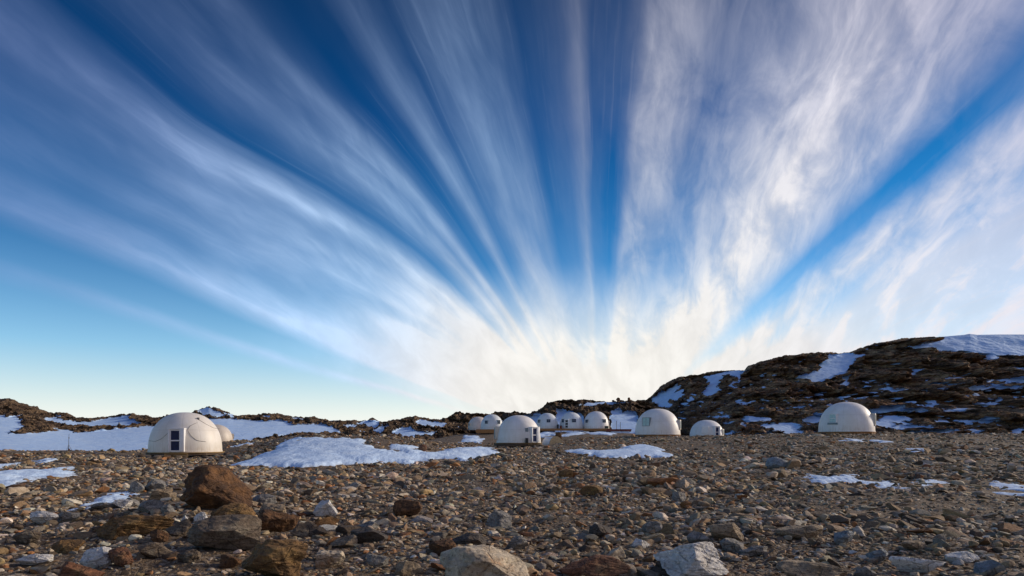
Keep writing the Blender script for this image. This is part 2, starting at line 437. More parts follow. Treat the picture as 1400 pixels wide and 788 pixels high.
# ------------------------------------------------------------------ hills and mountain
def hillside(name, material, pxr, nx, nv, sil, base, yb, yt, polys, ells, rough, seed, prof=1.0, speck=0.0, strata=0.0, warp=3.0, backdrop=60, lump=.5):
    px = np.linspace(pxr[0], pxr[1], nx); v = np.linspace(0, 1, nv)
    PX, Vv = np.meshgrid(px, v, indexing='ij')
    s = np.interp(px, *zip(*sil)); b = np.interp(px, *zip(*base))
    Yb = np.interp(px, *zip(*yb)); Yt = np.interp(px, *zip(*yt))
    g_ = np.exp(-.5*(np.arange(-120, 121)/40.0)**2); g_ /= g_.sum()
    ss = np.convolve(np.pad(s, 120, mode='edge'), g_, 'valid')
    ROW = b[:, None] + (ss-b)[:, None]*Vv**prof + (s-ss)[:, None]*Vv**9
    Y = Yb[:, None] + (Yt-Yb)[:, None]*Vv
    # snow mask
    wx = warp*fbm(PX*.06, ROW*.16, seed, 4); wy = .55*warp*fbm(PX*.06+40, ROW*.16, seed+5, 4)
    sd = np.full(PX.shape, -50.0)
    for P in polys: sd = np.maximum(sd, poly_sd(PX+wx, (ROW+wy), P))
    for (cx, cy, rx, ry) in ells:
        q = np.hypot((PX+1.6*wx-cx)/rx, (ROW+1.3*wy-cy)/ry); sd = np.maximum(sd, (1-q)*min(rx, ry))
    snow = np.clip(.5 + sd/3.0, 0, 1)
    if speck:
        sp = fbm(PX*.10, ROW*.34, seed+11, 4) - .25*sstep(.5, .95, Vv)
        snow = np.maximum(snow, np.clip((sp-speck)*4, 0, 1)*.85)
    X = (PX-CX)/F*Y; Z = HC - (ROW-HOR)/F*Y
    k = 1-.9*sstep(.4, .8, snow)
    edge = sstep(0, .06, Vv)
    w = X*.6+Y*.8
    # relief: crags step back along the slope, so faces stay steep and the snow keeps its place
    tilt = Z + .16*X + 1.6*fbm(X*.04, Y*.04, seed, 3)
    d = .9*ridged(X*.05, Z*.12, seed+Y*.02, 5, .58) + .5*fbm(X*.3, Z*.5, Y*.2+seed, 4, .6)
    q = tilt/max(strata, .1); st = q-np.floor(q)
    d = d + 1.7*(sstep(.6, .9, st)-st)
    cell = fbm(X*.14, Z*.22, seed*2+Y*.05, 3)*4; d = d + .45*(np.floor(cell)+sstep(.75, 1, cell-np.floor(cell)))
    d2 = fbm(X*.55, Y*.4, Z*.7, 4, .62)
    Y2 = Y - rough*d*edge*k*(1-sstep(.97, 1, Vv))
    Z = Z + (lump*d2*edge*(1-.97*sstep(.35, .7, snow)))*(1-.4*sstep(.9, 1, Vv))
    V = [np.stack([X, Y2, Z], -1)]; S = [snow]
    # the far side of the crest goes down again
    nb = 14
    for j in range(1, nb+1):
        f = j/nb
        Xb = X[:, -1]*(1+backdrop*f/Y[:, -1]); Ybk = Y[:, -1]+backdrop*f
        Zb = Z[:, -1] - 2*f - (Z[:, -1]+8)*sstep(.1, 1, f)*.9 + .4*fbm(Xb*.1, Ybk*.1, seed, 3)*f
        V.append(np.stack([Xb, Ybk, Zb], -1)[:, None, :]); S.append(snow[:, -1:]*0+.55*(snow[:, -1:] > .5))
    V = np.concatenate(V, 1); S = np.concatenate(S, 1)
    nv2 = V.shape[1]
    i = np.arange(nx-1)[:, None]; j = np.arange(nv2-1)[None, :]
    a = i*nv2+j
    Q = np.stack([a, a+nv2, a+nv2+1, a+1], -1).reshape(-1, 4)
    me = mesh_np(name, V.reshape(-1, 3), Q, smooth=True, sharp=38)
    set_attr(me, 'snow', S.ravel())
    return tag(link(name, me, material), kind='structure')

SIL = [(-400,548),(-200,552),(-80,541),(-30,546),(0,545),(20,546),(28,552),(36,553),(50,556),(62,563),(72,567),(80,564),(92,565),(104,572),(130,572),(150,569.5),(165,566.5),(183,565.5),(196,568),(215,572),(240,570),(262,564),(276,558.5),(286,556.5),(300,559),(312,563),(320,567.5),(332,569),(345,567),(360,566),(378,566),(400,570),(430,571),(450,575),(475,575),(500,575),(510,574),(524,577),(545,574),(556,570),(565,569),(580,571),(596,575),(612,572),(618,565.5),(628,563),(645,564.5),(660,566),(672,566),(677,562.5),(690,564.5),(704,563.5),(718,566),(726,567),(733,565),(742,556),(748,551.5),(760,547.5),(772,546),(790,547),(803,546),(815,548),(830,549.5),(845,548),(860,547.5),(880,548),(893,552),(902,562),(915,580),(935,594),(960,597)]
HILL_SNOW = [
 [(-400,566),(0,568),(10,571),(27,567),(31,575),(38,583),(26,589),(7,593.5),(51,592.5),(82,588),(89,586.5),(96,591),(128,590),(163,586.5),(202,583),(250,578),(292,572),(350,575),(387,575),(412,580),(427,579),(445,580),(455,585),(467,591),(425,593),(387,595),(365,598),(345,601),(310,625),(-400,630)],
 [(62,574.5),(80,568),(86,574),(105,577),(130,576.5),(150,571),(155,569.5),(180,569.5),(197,576),(198,581),(160,583),(120,582),(90,581),(75,577)],
 [(274,561),(285,557.5),(300,562.5),(309,570),(295,569),(274,567.5)], [(305,564.5),(321,567),(321,571.5),(311,569.5)],
 [(489,579),(502,575.5),(520,576),(522,581),(510,586),(495,582)], [(508,588),(535,579),(534,584),(522,592)],
 [(535,592),(550,584.5),(562,584.5),(567,589),(597,590),(590,595),(568,596),(565,599),(557,600),(542,596)],
 [(567,579),(577,574),(590,577.5),(610,579),(607,584),(587,582.5)],
 [(791,555.5),(800,551),(827,550),(861,551),(840,552.6),(800,556)],
 [(760,558),(768,558),(772,562),(794,564),(799,577),(796,592),(758,592)],
 [(716,567),(740,568),(737,575),(730,592),(716,592)],
 [(837,560),(846,558.5),(850,562.5),(864,562.5),(872,568),(870,594),(834,594),(834,572)]]
M_HILL = hill_mat('hill_rock', (.050, .034, .022), (.14, .088, .050), (.28, .19, .11), (.05, .08, 0), 1.6)
hillside('hills', M_HILL, (-400, 960), 1300, 200, SIL,
   [(-400,628),(560,628),(610,608),(640,596),(960,594)],
   [(-400,92),(560,100),(620,150),(660,172),(960,168)],
   [(-400,200),(300,190),(600,188),(740,192),(960,205)],
   HILL_SNOW, [(520,596,6,1.2),(478,583,7,1.5),(365,570,9,1.2),(410,573,8,1.2),(457,575,6,1)], 1.9, 3.1, lump=.75, speck=.62, strata=2.2, warp=2.0)

MSIL = [(840,556),(870,550),(884,546.5),(892,540),(902,529),(917,520),(930,515.5),(945,513),(962,511),(978,507.5),(991,506.5),(1010,506.5),(1017,507.5),(1021,501),(1029,498.5),(1045,493),(1060,490),(1073,485.5),(1090,485.5),(1105,482.5),(1122,482),(1128,481.5),(1150,483),(1162,481),(1180,475),(1196,469),(1210,467.5),(1222,465.5),(1233,463),(1247,462.5),(1258,461),(1266,461.5),(1278,461.5),(1300,459.5),(1318,458),(1326,456.5),(1336,458),(1360,457.5),(1400,457.5),(1500,455),(1600,460),(1800,470)]
MT_SNOW = [
 [(889,549),(896,540),(902,535),(907,536),(912,531),(921,528),(926,523),(928,530),(924,538),(930,534),(936,532),(935,540),(928,548),(918,546),(912,553),(904,556)],
 [(954,538),(963,531),(969,524),(965,515),(978,511),(991,507),(1016,508.5),(1014,517),(1008,524),(1006,514),(998,513),(990,514),(982,523),(978,529),(976,538),(966,542)],
 [(1088,516),(1100,511),(1112,509),(1122,499),(1126,492),(1129,484.5),(1140,485),(1158,482.5),(1188,484.5),(1177,488),(1166,492),(1162,497),(1158,509),(1148,510),(1136,516),(1118,522),(1103,521),(1100,517)],
 [(1145,516),(1155,512),(1157,524),(1160,529),(1170,529),(1155,533)],
 [(1238,474.5),(1258,471),(1274,466),(1281,460),(1326,454),(1400,454),(1800,440),(1800,500),(1400,490),(1375,486),(1352,484.5),(1320,480),(1292,481.5),(1270,478),(1250,477)],
 [(1238,504),(1246,504),(1251,510.5),(1244,513)],
 [(900,553),(912,548),(918,553),(908,560)]]
MT_ELL = [(1273,527.5,17,2.2),(1286,519,13,3),(1322,520,8,3),(1350,522,15,2.5),(1345,531,36,3.6),(1385,521,18,3.2),(1272,536,6,3.2),(1276,553,6,6),(1292,560,17,3),(1358,550,5,4),
 (1338,576,24,3.5),(1320,590,9,5),(1397,590,5,10),(1290,578,15,2.2),(1205,559,18,5),(1230,562,18,3),(1224,574,21,5),(1205,580,15,4),(1222,583,26,3.2),(1262,590,20,2.4),
 (1106,572,16,5),(1040,573,22,3.6),(1062,584,27,5.5),(1078,590,14,4),(1008,582,9,4),(1045,593,15,2),(1012,552,5,2),(962,549,4,2),(1218,533,7,2),(1170,540,6,1.6),(1395,503,10,2),(1360,488,8,3),
 (1003,526,4,6),(945,545,3,5),(938,552,4,3),(985,570,14,2),(1000,590,10,2),(1130,556,5,1.5),(1310,540,5,2),(1380,545,6,2.5),(1255,548,4,2),(1368,566,10,2)]
M_MT = hill_mat('mountain_rock', (.080, .050, .030), (.28, .158, .080), (.58, .38, .21), (.10, .22, .1), .8, rust=(.25, .115, .05))
hillside('mountain', M_MT, (835, 1800), 1250, 330, MSIL,
   [(835,600),(1000,599),(1800,600)], [(835,222),(900,205),(940,165),(1000,138),(1800,128)], [(835,240),(905,238),(1020,222),(1250,225),(1800,230)],
   MT_SNOW, MT_ELL, 3.8, 8.7, lump=.5, prof=1.0, speck=.43, strata=6.0, warp=4.0, backdrop=160)

# ------------------------------------------------------------------ domes
def proj_pt(px, row, Y): return ((px-CX)/F*Y, Y, HC-(row-HOR)/F*Y)

FOOT = []      # (x, y, r) footprints kept free of stones
def prof_r(h, R, H, n=2.3): return R*max(0.0, 1-(max(h, 0)/H)**n)**(1/n)

def dome(label, px, Y, row, wpx, hpx, colour, feats=(), cat='dome', n=2.3):
    x, y, z = proj_pt(px, row, Y); R = wpx/2/F*Y/math.hypot(1, x/Y); H = hpx/F*Y
    face = math.atan2(x, y)                        # turn so that local -y looks back to the photographer
    root = empty('dome_pod', (x, y, z), -face)
    tag(root, label, cat, 'white dome pods of the camp')
    pr = []
    N = 26
    for i in range(N+1):
        t = math.pi/2*i/N
        pr.append((R*math.cos(t)**(2/n), H*math.sin(t)**(2/n)))
    pr = [(R*1.012, -.06), (R*1.012, .06), (R, .07)] + pr[1:-1] + [(0, H)]
    sh = MB().lathe(pr, 72).build('shell', M_SHELL, root, smooth=50); sh.color = (*colour, 1)
    for f in feats: f(root, R, H, n)
    FOOT.append((x, y, R+.5))
    return root

def wallM(R, H, n, alpha, h):
    """frame standing on the wall at angle alpha (0 faces the camera, + to the right) and height h; local -y points out"""
    r = prof_r(h, R, H, n) + .04
    return Matrix.Rotation(alpha, 4, 'Z') @ Matrix.Translation((0, -r, h))

def f_window(alpha, h, w, ht, frame=None, glass=None, bars='+', deep=.5):
    frame = frame or M_WHITE; glass = glass or M_GLASSB
    def go(root, R, H, n):
        a = math.asin(max(-1, min(1, alpha/R))) if abs(alpha) > 0 else 0
        M = wallM(R, H, n, a, h-ht/2) @ Matrix.Translation((0, 0, ht/2))
        t = .06
        mb = MB()
        mb.box((0, deep/2-.05, -ht/2-t/2), (w+2*t, deep, t), M); mb.box((0, deep/2-.05, ht/2+t/2), (w+2*t, deep, t), M)
        for s in (-1, 1): mb.box((s*(w/2+t/2), deep/2-.05, 0), (t, deep, ht), M)
        win = mb.build('window', frame, root)
        MB().box((0, .0, 0), (w, .02, ht), M).build('pane', glass, win)
        bb = MB()
        if '|' in bars or '+' in bars: bb.box((0, -.03, 0), (.05, .03, ht), M)
        if '-' in bars or '+' in bars: bb.box((0, -.032, 0), (w, .03, .05), M)
        if bars: bb.build('glazing_bar', frame, win)
        else: bb.bm.free()
    return go

def f_door(alpha, w, ht, rows=2, right_post=0.1, glass=None, deep=1.0, left=.1):
    glass = glass or M_GLASSB
    def go(root, R, H, n):
        a = math.asin(max(-1, min(1, alpha/R)))
        M = Matrix.Rotation(a, 4, 'Z') @ Matrix.Translation((0, -R-.22, 0))
        # porch box with an arched hood that runs back into the shell
        mb = MB()
        mb.box((-w/2-left/2, deep/2, ht/2), (left, deep, ht), M, .01); mb.box((w/2+right_post/2, deep/2, ht/2), (right_post, deep, ht), M, .01)
        mb.box(((right_post-left)/2, deep/2-.01, ht+.06), (w+left+right_post+.04, deep+.02, .12), M, .01)
        fr = mb.build('door_frame', M_WHITE, root)
        lf = MB()
        st = .11
        for s in (-1, 1): lf.box((s*(w/2-st/2), .10, ht/2), (st, .05, ht-.02), M)
        ph = (ht-.02-st*(rows+1))/rows
        for k in range(rows+1): lf.box((0, .10, .01+st/2+k*(ph+st)), (w-2*st, .05, st), M)
        d = lf.build('door', M_WHITE, root)
        for k in range(rows):
            MB().box((0, .11, .01+st+ph/2+k*(ph+st)), (w-2*st, .02, ph), M).build('pane', glass, d)
        MB().tube([(w/2-.055, .05, ht*.47), (w/2-.055, .02, ht*.47), (w/2-.16, .02, ht*.47)], .015, 6, M).build('handle', M_STEEL, d)
    return go

def f_bay(alpha_deg, h, w, ht, out=.25, dark=False):
    out = out*.25; ht = ht*.8; w = w*.9
    """boxed bay with a window, seen nearly edge-on at the rim"""
    def go(root, R, H, n):
        M = Matrix.Rotation(math.radians(alpha_deg), 4, 'Z') @ Matrix.Translation((0, -R, h))
        mb = MB(); d = out+1.3
        mb.box((0, d/2-out, 0), (w, d, ht), M, .03)
        sill = mb.build('window_bay', M_SHELL, root); sill.color = (.62, .57, .50, 1)
        MB().box((0, -out-.01, 0), (w*.72, .04, ht*.72), M).build('pane', M_GLASSB if dark else M_GREYF, sill)
    return go

def f_panel(alpha, h, w, ht):
    def go(root, R, H, n):
        a = math.asin(alpha/R); M = wallM(R, H, n, a, h-ht/2) @ Matrix.Translation((0, 0, ht/2))
        mb = MB().box((0, .2, 0), (w, .46, ht), M, .02)
        fr = mb.build('window_hatch', M_WHITE, root)
        MB().box((0, -.04, 0), (w-.14, .03, ht-.14), M).build('cover', M_WHITE, fr)
    return go

def f_cables(paths, px0, row0, Y):
    def go(root, R, H, n):
        for P in paths:
            pts = []
            Q = np.array(P, float)
            tt = np.linspace(0, len(Q)-1, 22)
            xs = np.interp(tt, range(len(Q)), Q[:, 0]); rs = np.interp(tt, range(len(Q)), Q[:, 1])
            k = np.array([.25, .5, .25]); xs[1:-1] = np.convolve(xs, k, 'valid'); rs[1:-1] = np.convolve(rs, k, 'valid')
            for a, b in zip(xs, rs):
                lx = (a-px0)/F*Y; lz = (row0-b)/F*Y; r = prof_r(lz, R, H, n)
                pts.append((lx, -math.sqrt(max(r*r-lx*lx, .01))-.02, lz))
            MB().tube(pts, .016, 6).build('cable', M_CABLE, root)
        lx = (269-px0)/F*Y; lz = (row0-573.5)/F*Y; r = prof_r(lz, R, H, n)
        MB().box((lx, -math.sqrt(r*r-lx*lx)-.03, lz), (.22, .14, .26), None, .03).build('cable_bracket', M_CABLE, root)
    return go

CREAM = (.77, .73, .67); PALE = (.83, .81, .78); WHITE = (.80, .80, .80); BLUEW = (.70, .75, .78)
dome('large cream dome pod with a white framed navy glass door, far left of the camp', 254, 64, 617, 102, 53, CREAM,
     [f_door(-.83, .92, 2.0, 2, .30, left=.12),
      f_cables([[(269,574),(278,580),(288.5,585.5),(296.5,586.5)], [(268,578.5),(259,583),(256,589),(260,596),(267,602.5),(278,604)], [(233.7,592),(225.7,600),(217.7,603.7),(209.7,602.6)]], 254, 617, 64)])
dome('small cream pod half hidden behind the right edge of the far left dome', 294, 86, 605, 50, 24.5, (.60, .54, .47), [f_bay(88, .75, .7, .9, .3, True)])
dome('tall white dome pod with a narrow navy door near its right edge, camp centre', 709, 106, 605, 60.5, 37, PALE,
     [f_door(2.35, .95, 2.25, 2, .55, left=.16), f_bay(-80, 1.45, 1.3, 2.5, 1.3), f_window(1.3, 1.9, .30, .45, M_GREYF, M_GREYF, '', .3)])
dome('pinkish white pod partly hidden behind the leftmost of the far domes', 654, 168, 588, 29, 18, (.72, .64, .58), [f_bay(-60, 1.3, .8, .8, .15)])
dome('leftmost far dome, white with two small square windows, on an orange timber deck', 672.5, 155, 587, 31, 20.3, BLUEW,
     [f_window(-1.3, 1.55, .62, .62, M_GREYF), f_window(1.65, 1.6, .62, .75, M_GREYF), f_bay(62, .45, .7, .8, .15, True)])
dome('far dome behind the tall middle pod, pale grey with two square windows and no door', 748, 158, 586, 30.5, 21, BLUEW,
     [f_window(-1.95, 1.65, .62, .62, M_GREYF), f_window(.35, 1.7, .75, .62, M_GREYF)])
dome('far dome with a door between two windows, standing before a snow bank', 781, 158, 586, 32.5, 22, BLUEW,
     [f_window(-2.0, 1.75, .62, .66, M_GREYF), f_window(.65, 1.75, .85, .66, M_GREYF), f_door(-1.0, .85, 2.0, 3, .1, glass=M_BLACK, deep=1.2)])
dome('rightmost of the three far domes in a row, white with windows near both edges', 815, 158, 586, 35.5, 23.3, WHITE,
     [f_window(-2.2, 1.65, .62, .62, M_GREYF), f_window(1.9, 1.7, .85, .66, M_GREYF), f_bay(86, 1.05, .8, 1.7, .25, True)])
dome('cream dome with a pale blue two pane window and side bay, below the mountain foot', 899, 106, 594, 62, 35, PALE,
     [f_window(-1.75, 1.9, 1.1, 1.2, M_GREYF, M_GLASSC, '|'), f_bay(80, 1.45, 1.2, 1.9, .3)])
dome('small white dome with a square white hatch and a half door, sunk behind the ridge', 966, 135, 598.5, 47, 24, WHITE,
     [f_panel(-.3, 1.5, 1.4, 1.3), f_door(1.9, .85, 2.1, 2, .25, left=.12), f_bay(74, 1.1, .9, 1.4, .3)])
dome('rightmost dome, pale cream with one small pale blue window, under the dark mountain', 1157, 84, 590, 78, 40, PALE,
     [f_window(-1.5, 1.55, .80, .95, M_WHITE, M_GLASSC, '-'), f_bay(84, 1.4, 1.1, 1.9, .2),
      f_window(-1.5, .92, 1.1, .12, M_GREYF, M_GREYF, '', .15)])

# ------------------------------------------------------------------ decks
def round_deck(label, px, Y, row, wpx, mat_, h=.28, steps=None):
    x, y, z = proj_pt(px, row, Y); R = wpx/2/F*Y/math.hypot(1, x/Y); face = math.atan2(x, y)
    root = empty('timber_deck', (x, y, z), -face)
    tag(root, label, 'deck', 'timber decks carrying the domes')
    MB().lathe([(0, -.07), (R, -.07), (R, -.125), (R-.06, -.125), (R-.06, -.14), (0, -.14)], 20).build('deck_boards', mat_, root, 20)
    MB().lathe([(R-.12, -.15), (R-.05, -.15), (R-.05, -.15-h), (R-.12, -.15-h), (R-.12, -.15)], 12).build('rim_beam', M_DARKWOOD if mat_ is M_WOOD else mat_, root, 20)
    for k in range(8):
        a = 2*math.pi*(k+.5)/8; lx, ly = (R-.4)*math.cos(a), (R-.4)*math.sin(a)
        ca, sa = math.cos(-face), math.sin(-face)
        gz = float(ground_z(x+ca*lx-sa*ly, y+sa*lx+ca*ly)) - z
        top = -.141; bot = min(gz-.15, top-.3)
        MB().box((lx, ly, (top+bot)/2), (.14, .14, top-bot), None, .01).build('post', M_DARKWOOD, root)
    if steps:
        sx, sw = steps
        st = MB()
        for i in range(2):
            st.box((sx, -R-.15-.28*i, -.20-.17*i), (sw, .30, .05), None, .008)
        for s in (-1, 1): st.box((sx+s*(sw/2-.04), -R-.27, -.33), (.05, .5, .22))
        st.build('steps', M_WOOD, root)
    return root
round_deck('yellowish timber deck with short steps under the far left dome', 254, 64, 617, 109, M_WOOD, .16, (-.75, 1.9))
round_deck('timber deck under the tall white dome in the middle of the camp', 709, 106, 605, 69, M_WOOD, .40, (2.2, 1.5))
round_deck('timber deck under the cream dome with the two pane pale blue window', 899, 106, 594, 63, M_ORANGE, .2)
round_deck('thin timber deck under the rightmost dome', 1157, 84, 590, 80, M_ORANGE, .12)
round_deck('timber deck under the small dome sunk behind the ridge', 966, 135, 598.5, 48, M_WOOD, .2)
round_deck('small timber deck under the pod half hidden behind the far left dome', 294, 86, 605, 52, M_WOOD, .2)

def long_deck(label, px0, px1, Y0, Y1, row, hpx, mat_):
    x0 = (px0-CX)/F*Y0; x1 = (px1-CX)/F*Y0; z = HC-(row-HOR)/F*Y0; h = hpx/F*Y0
    root = empty('timber_platform', ((x0+x1)/2, (Y0+Y1)/2, z)); w = x1-x0; d = Y1-Y0
    tag(root, label, 'platform', 'long timber platforms of the far domes')
    mb = MB(); n = int(w/.3)
    for i in range(n): mb.box((-w/2+(i+.5)*w/n, 0, -.05), (w/n-.015, d, .05))
    mb.build('deck_boards', mat_, root)
    MB().box((0, -d/2+.06, -.08-h/2), (w-.02, .06, h)).build('fascia_board', mat_, root)
    for i in range(7):
        MB().box((-w/2+.3+(w-.6)*i/6, -d/2+.2, -.08-h/2-.4), (.16, .16, h+.8)).build('post', M_DARKWOOD, root)
    FOOT.append(((x0+x1)/2, (Y0+Y1)/2, 1.0))
long_deck('long timber platform under the three far domes in a row', 731, 837, 154.6, 161.5, 586, 2.6, M_ORANGE)
long_deck('orange timber platform with a tall fascia under the leftmost far domes', 651, 690, 151.8, 172, 587, 5.0, M_ORANGE)

# ------------------------------------------------------------------ small things in the camp
def place_root(name, px, Y, dz=0.0, row=None):
    x = (px-CX)/F*Y; z = float(ground_z(x, Y))+dz if row is None else HC-(row-HOR)/F*Y
    return empty(name, (x, Y, z), -math.atan2(x, Y))

t = place_root('cable_drum', 756, 103, 0.0)
tag(t, 'half buried drum with a round tan end and dark hub, beside the tall dome', 'drum')
Mx = Matrix.Translation((0, 0, .22)) @ Matrix.Rotation(math.radians(32), 4, 'Z') @ Matrix.Rotation(math.radians(90), 4, 'X')
MB().lathe([(0, -1.4), (1.05, -1.4), (1.05, .78)], 40, Mx).build('drum_body', M_WHITE, t)
MB().lathe([(.13, .79), (1.12, .79), (1.12, .90), (.13, .90), (.13, .79)], 40, Mx).build('end_disc', M_PLY, t)
MB().lathe([(0, .80), (.125, .80), (.125, .86), (0, .86)], 16, Mx).build('hub', M_BLACK, t)
FOOT.append((t.location.x, t.location.y, 1.4))

t = place_root('storage_box', 720.3, 102.45, 0, row=605.85)
tag(t, 'black upright storage box beside the door of the tall middle dome', 'box')
MB().box((0, 0, .34), (.44, .4, .68), None, .04).build('box_body', M_BLACK, t)
MB().box((0, -.01, .715), (.5, .46, .07), None, .02).build('lid', M_STEEL, t)

t = place_root('mast', 94, 73, 0)
tag(t, 'thin dark tripod mast standing against the snow left of the first dome', 'mast')
MB().tube([(0, 0, .1), (0, 0, 1.2), (.03, 0, 1.9)], [.028, .022, .014], 8).build('pole', M_STEEL, t)
for k in range(3):
    a = math.radians(100+120*k)
    MB().tube([(0, 0, .72), (.38*math.cos(a), .38*math.sin(a), -.05)], .016, 6).build('leg', M_STEEL, t)
MB().tube([(-.16, 0, .28), (.16, 0, .28)], .012, 6).box((.02, 0, 1.45), (.09, .07, .12), None, .01).build('crossbar', M_STEEL, t)

t = place_root('low_platform', 846, 152, 0, row=591.3)
tag(t, 'rust red low steel platform right of the far row of domes', 'platform')
MB().box((0, 0, .62), (5.7, 2.0, .14), None, .02).build('bed', M_RUST, t)
MB().box((0, -.9, .38), (5.4, .08, .34), None, .01).build('side_rail', M_RUST, t)
for s in (-1, 1): MB().tube([(-2.7, s*.7, .3), (-2.5, s*.7, .08), (2.3, s*.7, .06), (2.8, s*.7, .34)], .08, 8).build('runner', M_STEEL, t)
FOOT.append((t.location.x, 152, 3))
for px, hh, lab in ((843.0, 1.9, 'left of two thin poles on the rust red low platform'), (848.2, 1.6, 'right of two thin poles on the rust red low platform')):
    t = place_root('pole', px, 152.3, 0, row=587)
    tag(t, lab, 'pole', 'thin poles on the red platform')
    MB().tube([(0, 0, 0), (0, 0, hh)], .05, 8).build('shaft', M_STEEL, t)
    MB().lathe([(0, 0), (.12, 0), (.12, .05), (.05, .06), (0, .06)], 10).build('foot_plate', M_STEEL, t)
for px, w, hh, m_, lab in ((762.6, .55, .95, M_BLACK, 'taller dark container on the platform edge between two far domes'), (766.6, .6, .7, M_RUST, 'shorter maroon container on the platform edge between two far domes')):
    t = place_root('container', px, 154.9, 0, row=586.2)
    tag(t, lab, 'container', 'dark containers on the far platform')
    MB().lathe([(0, 0), (w/2, 0), (w/2, hh*.32), (w/2+.02, hh*.33), (w/2+.02, hh*.36), (w/2, hh*.37), (w/2, hh*.94), (w/2-.03, hh*.96), (0, hh*.96)], 20).build('barrel_body', m_, t)
    MB().lathe([(0, hh*.962), (w/2-.04, hh*.962), (w/2-.04, hh), (0, hh)], 20).build('lid', M_STEEL, t)
t = place_root('crate', 829.3, 154.5, 0, row=586.2)
tag(t, 'dark green crate at the right end of the far platform', 'crate')
mg = simple('dark_green_paint', (.02, .035, .028), .6)
MB().box((0, 0, .28), (.9, .6, .5), None, .02).build('crate_body', mg, t)
MB().box((0, 0, .56), (.95, .65, .05), None, .01).build('lid', mg, t)

# ------------------------------------------------------------------ snow patches lying on the gravel
PATCHES = [
 ('largest snow patch, a long white drift across the slope in the middle distance', [(312,639),(345,626),(370,618),(383,607),(390,601),(410,600),(430,599),(455,600),(480,598.5),(495,601),(510,610),(530,615),(545,609),(560,609),(566,612),(575,619),(600,613),(625,614),(650,612),(668,613),(681,619),(665,624),(640,629),(632,632),(615,629),(600,630),(585,632),(560,634),(530,635),(520,632),(500,634),(475,637),(440,641),(400,641),(360,639)]),
 ('hump shaped snow patch in front of the cream dome below the mountain foot', [(774,618),(778,615),(800,616),(825,618),(838,616),(848,612),(865,610),(880,608.5),(897,610),(912,618),(918,626),(890,627),(860,627),(835,627),(800,624)]),
 ('broad snow patch cut by the left edge of the picture', [(-60,652),(0,648),(40,646),(75,641),(98,637),(103,641),(97,652),(60,655),(20,661),(0,667),(-60,678)]),
 ('small oval snow patch above the broad patch at the left edge', [(42,632),(55,628),(75,628),(77,630),(60,633),(48,635)]),
 ('thin snow strip at the left edge just above the broad patch', [(-40,638),(0,637),(30,632),(36,635),(15,638),(0,641),(-40,643)]),
 ('narrow snow patch among grey rocks left of the big brown boulder', [(100,697),(125,686),(155,673),(182,674),(183,680),(150,690),(115,697)]),
 ('jagged snow patch, leftmost of the three in the right middle ground', [(1092,652),(1105,648),(1130,652),(1150,648),(1165,647),(1172,651),(1180,658),(1160,661),(1130,662),(1105,660)]),
 ('ragged snow patch between two others in the right middle ground', [(1183,662),(1195,657),(1215,658),(1230,665),(1240,669),(1215,672),(1200,667)]),
 ('small snow patch, rightmost of the three beside a heap of brown stones', [(1246,664),(1262,656),(1275,653),(1293,659),(1285,664),(1262,668)]),
 ('ragged snow patch cut by the right edge of the picture', [(1352,656),(1365,659),(1375,662),(1400,664),(1460,668),(1460,680),(1400,679),(1370,678),(1366,669),(1355,662)]),
 ('thin snow streak just in front of the rightmost dome', [(1143,603),(1165,601.2),(1182,600.6),(1180,603.8),(1160,604.4)]),
 ('thin snow streak right of the rightmost dome', [(1184,602),(1210,602.2),(1234,604.8),(1215,606),(1190,604.5)]),
 ('faint scrap of snow on stony ground below the rightmost dome', [(1238,616),(1255,612),(1272,615),(1264,619.5),(1245,619.5)]),
 ('triangular snow patch on the slope below the leftmost far domes', [(627,605),(635,599),(642,595),(652,598),(662,603),(657,606)]),
 ('snow scrap under the platform left of the brown rock between far domes', [(736,595),(745,591),(756,590),(764,591.5),(762,595),(747,598)]),
 ('snow scrap below the far dome with a door', [(769,597),(777,591),(787,588),(800,589),(797,593),(782,597)]),
 ('snow scrap below the rightmost of the three far domes', [(806,594),(812,589.5),(826,589.5),(838,593),(828,595)]),
 ('small snow patch just right of the far left dome', [(320,610),(330,607),(343,606.5),(340,610),(326,612)]),
]
PATCH_W = []
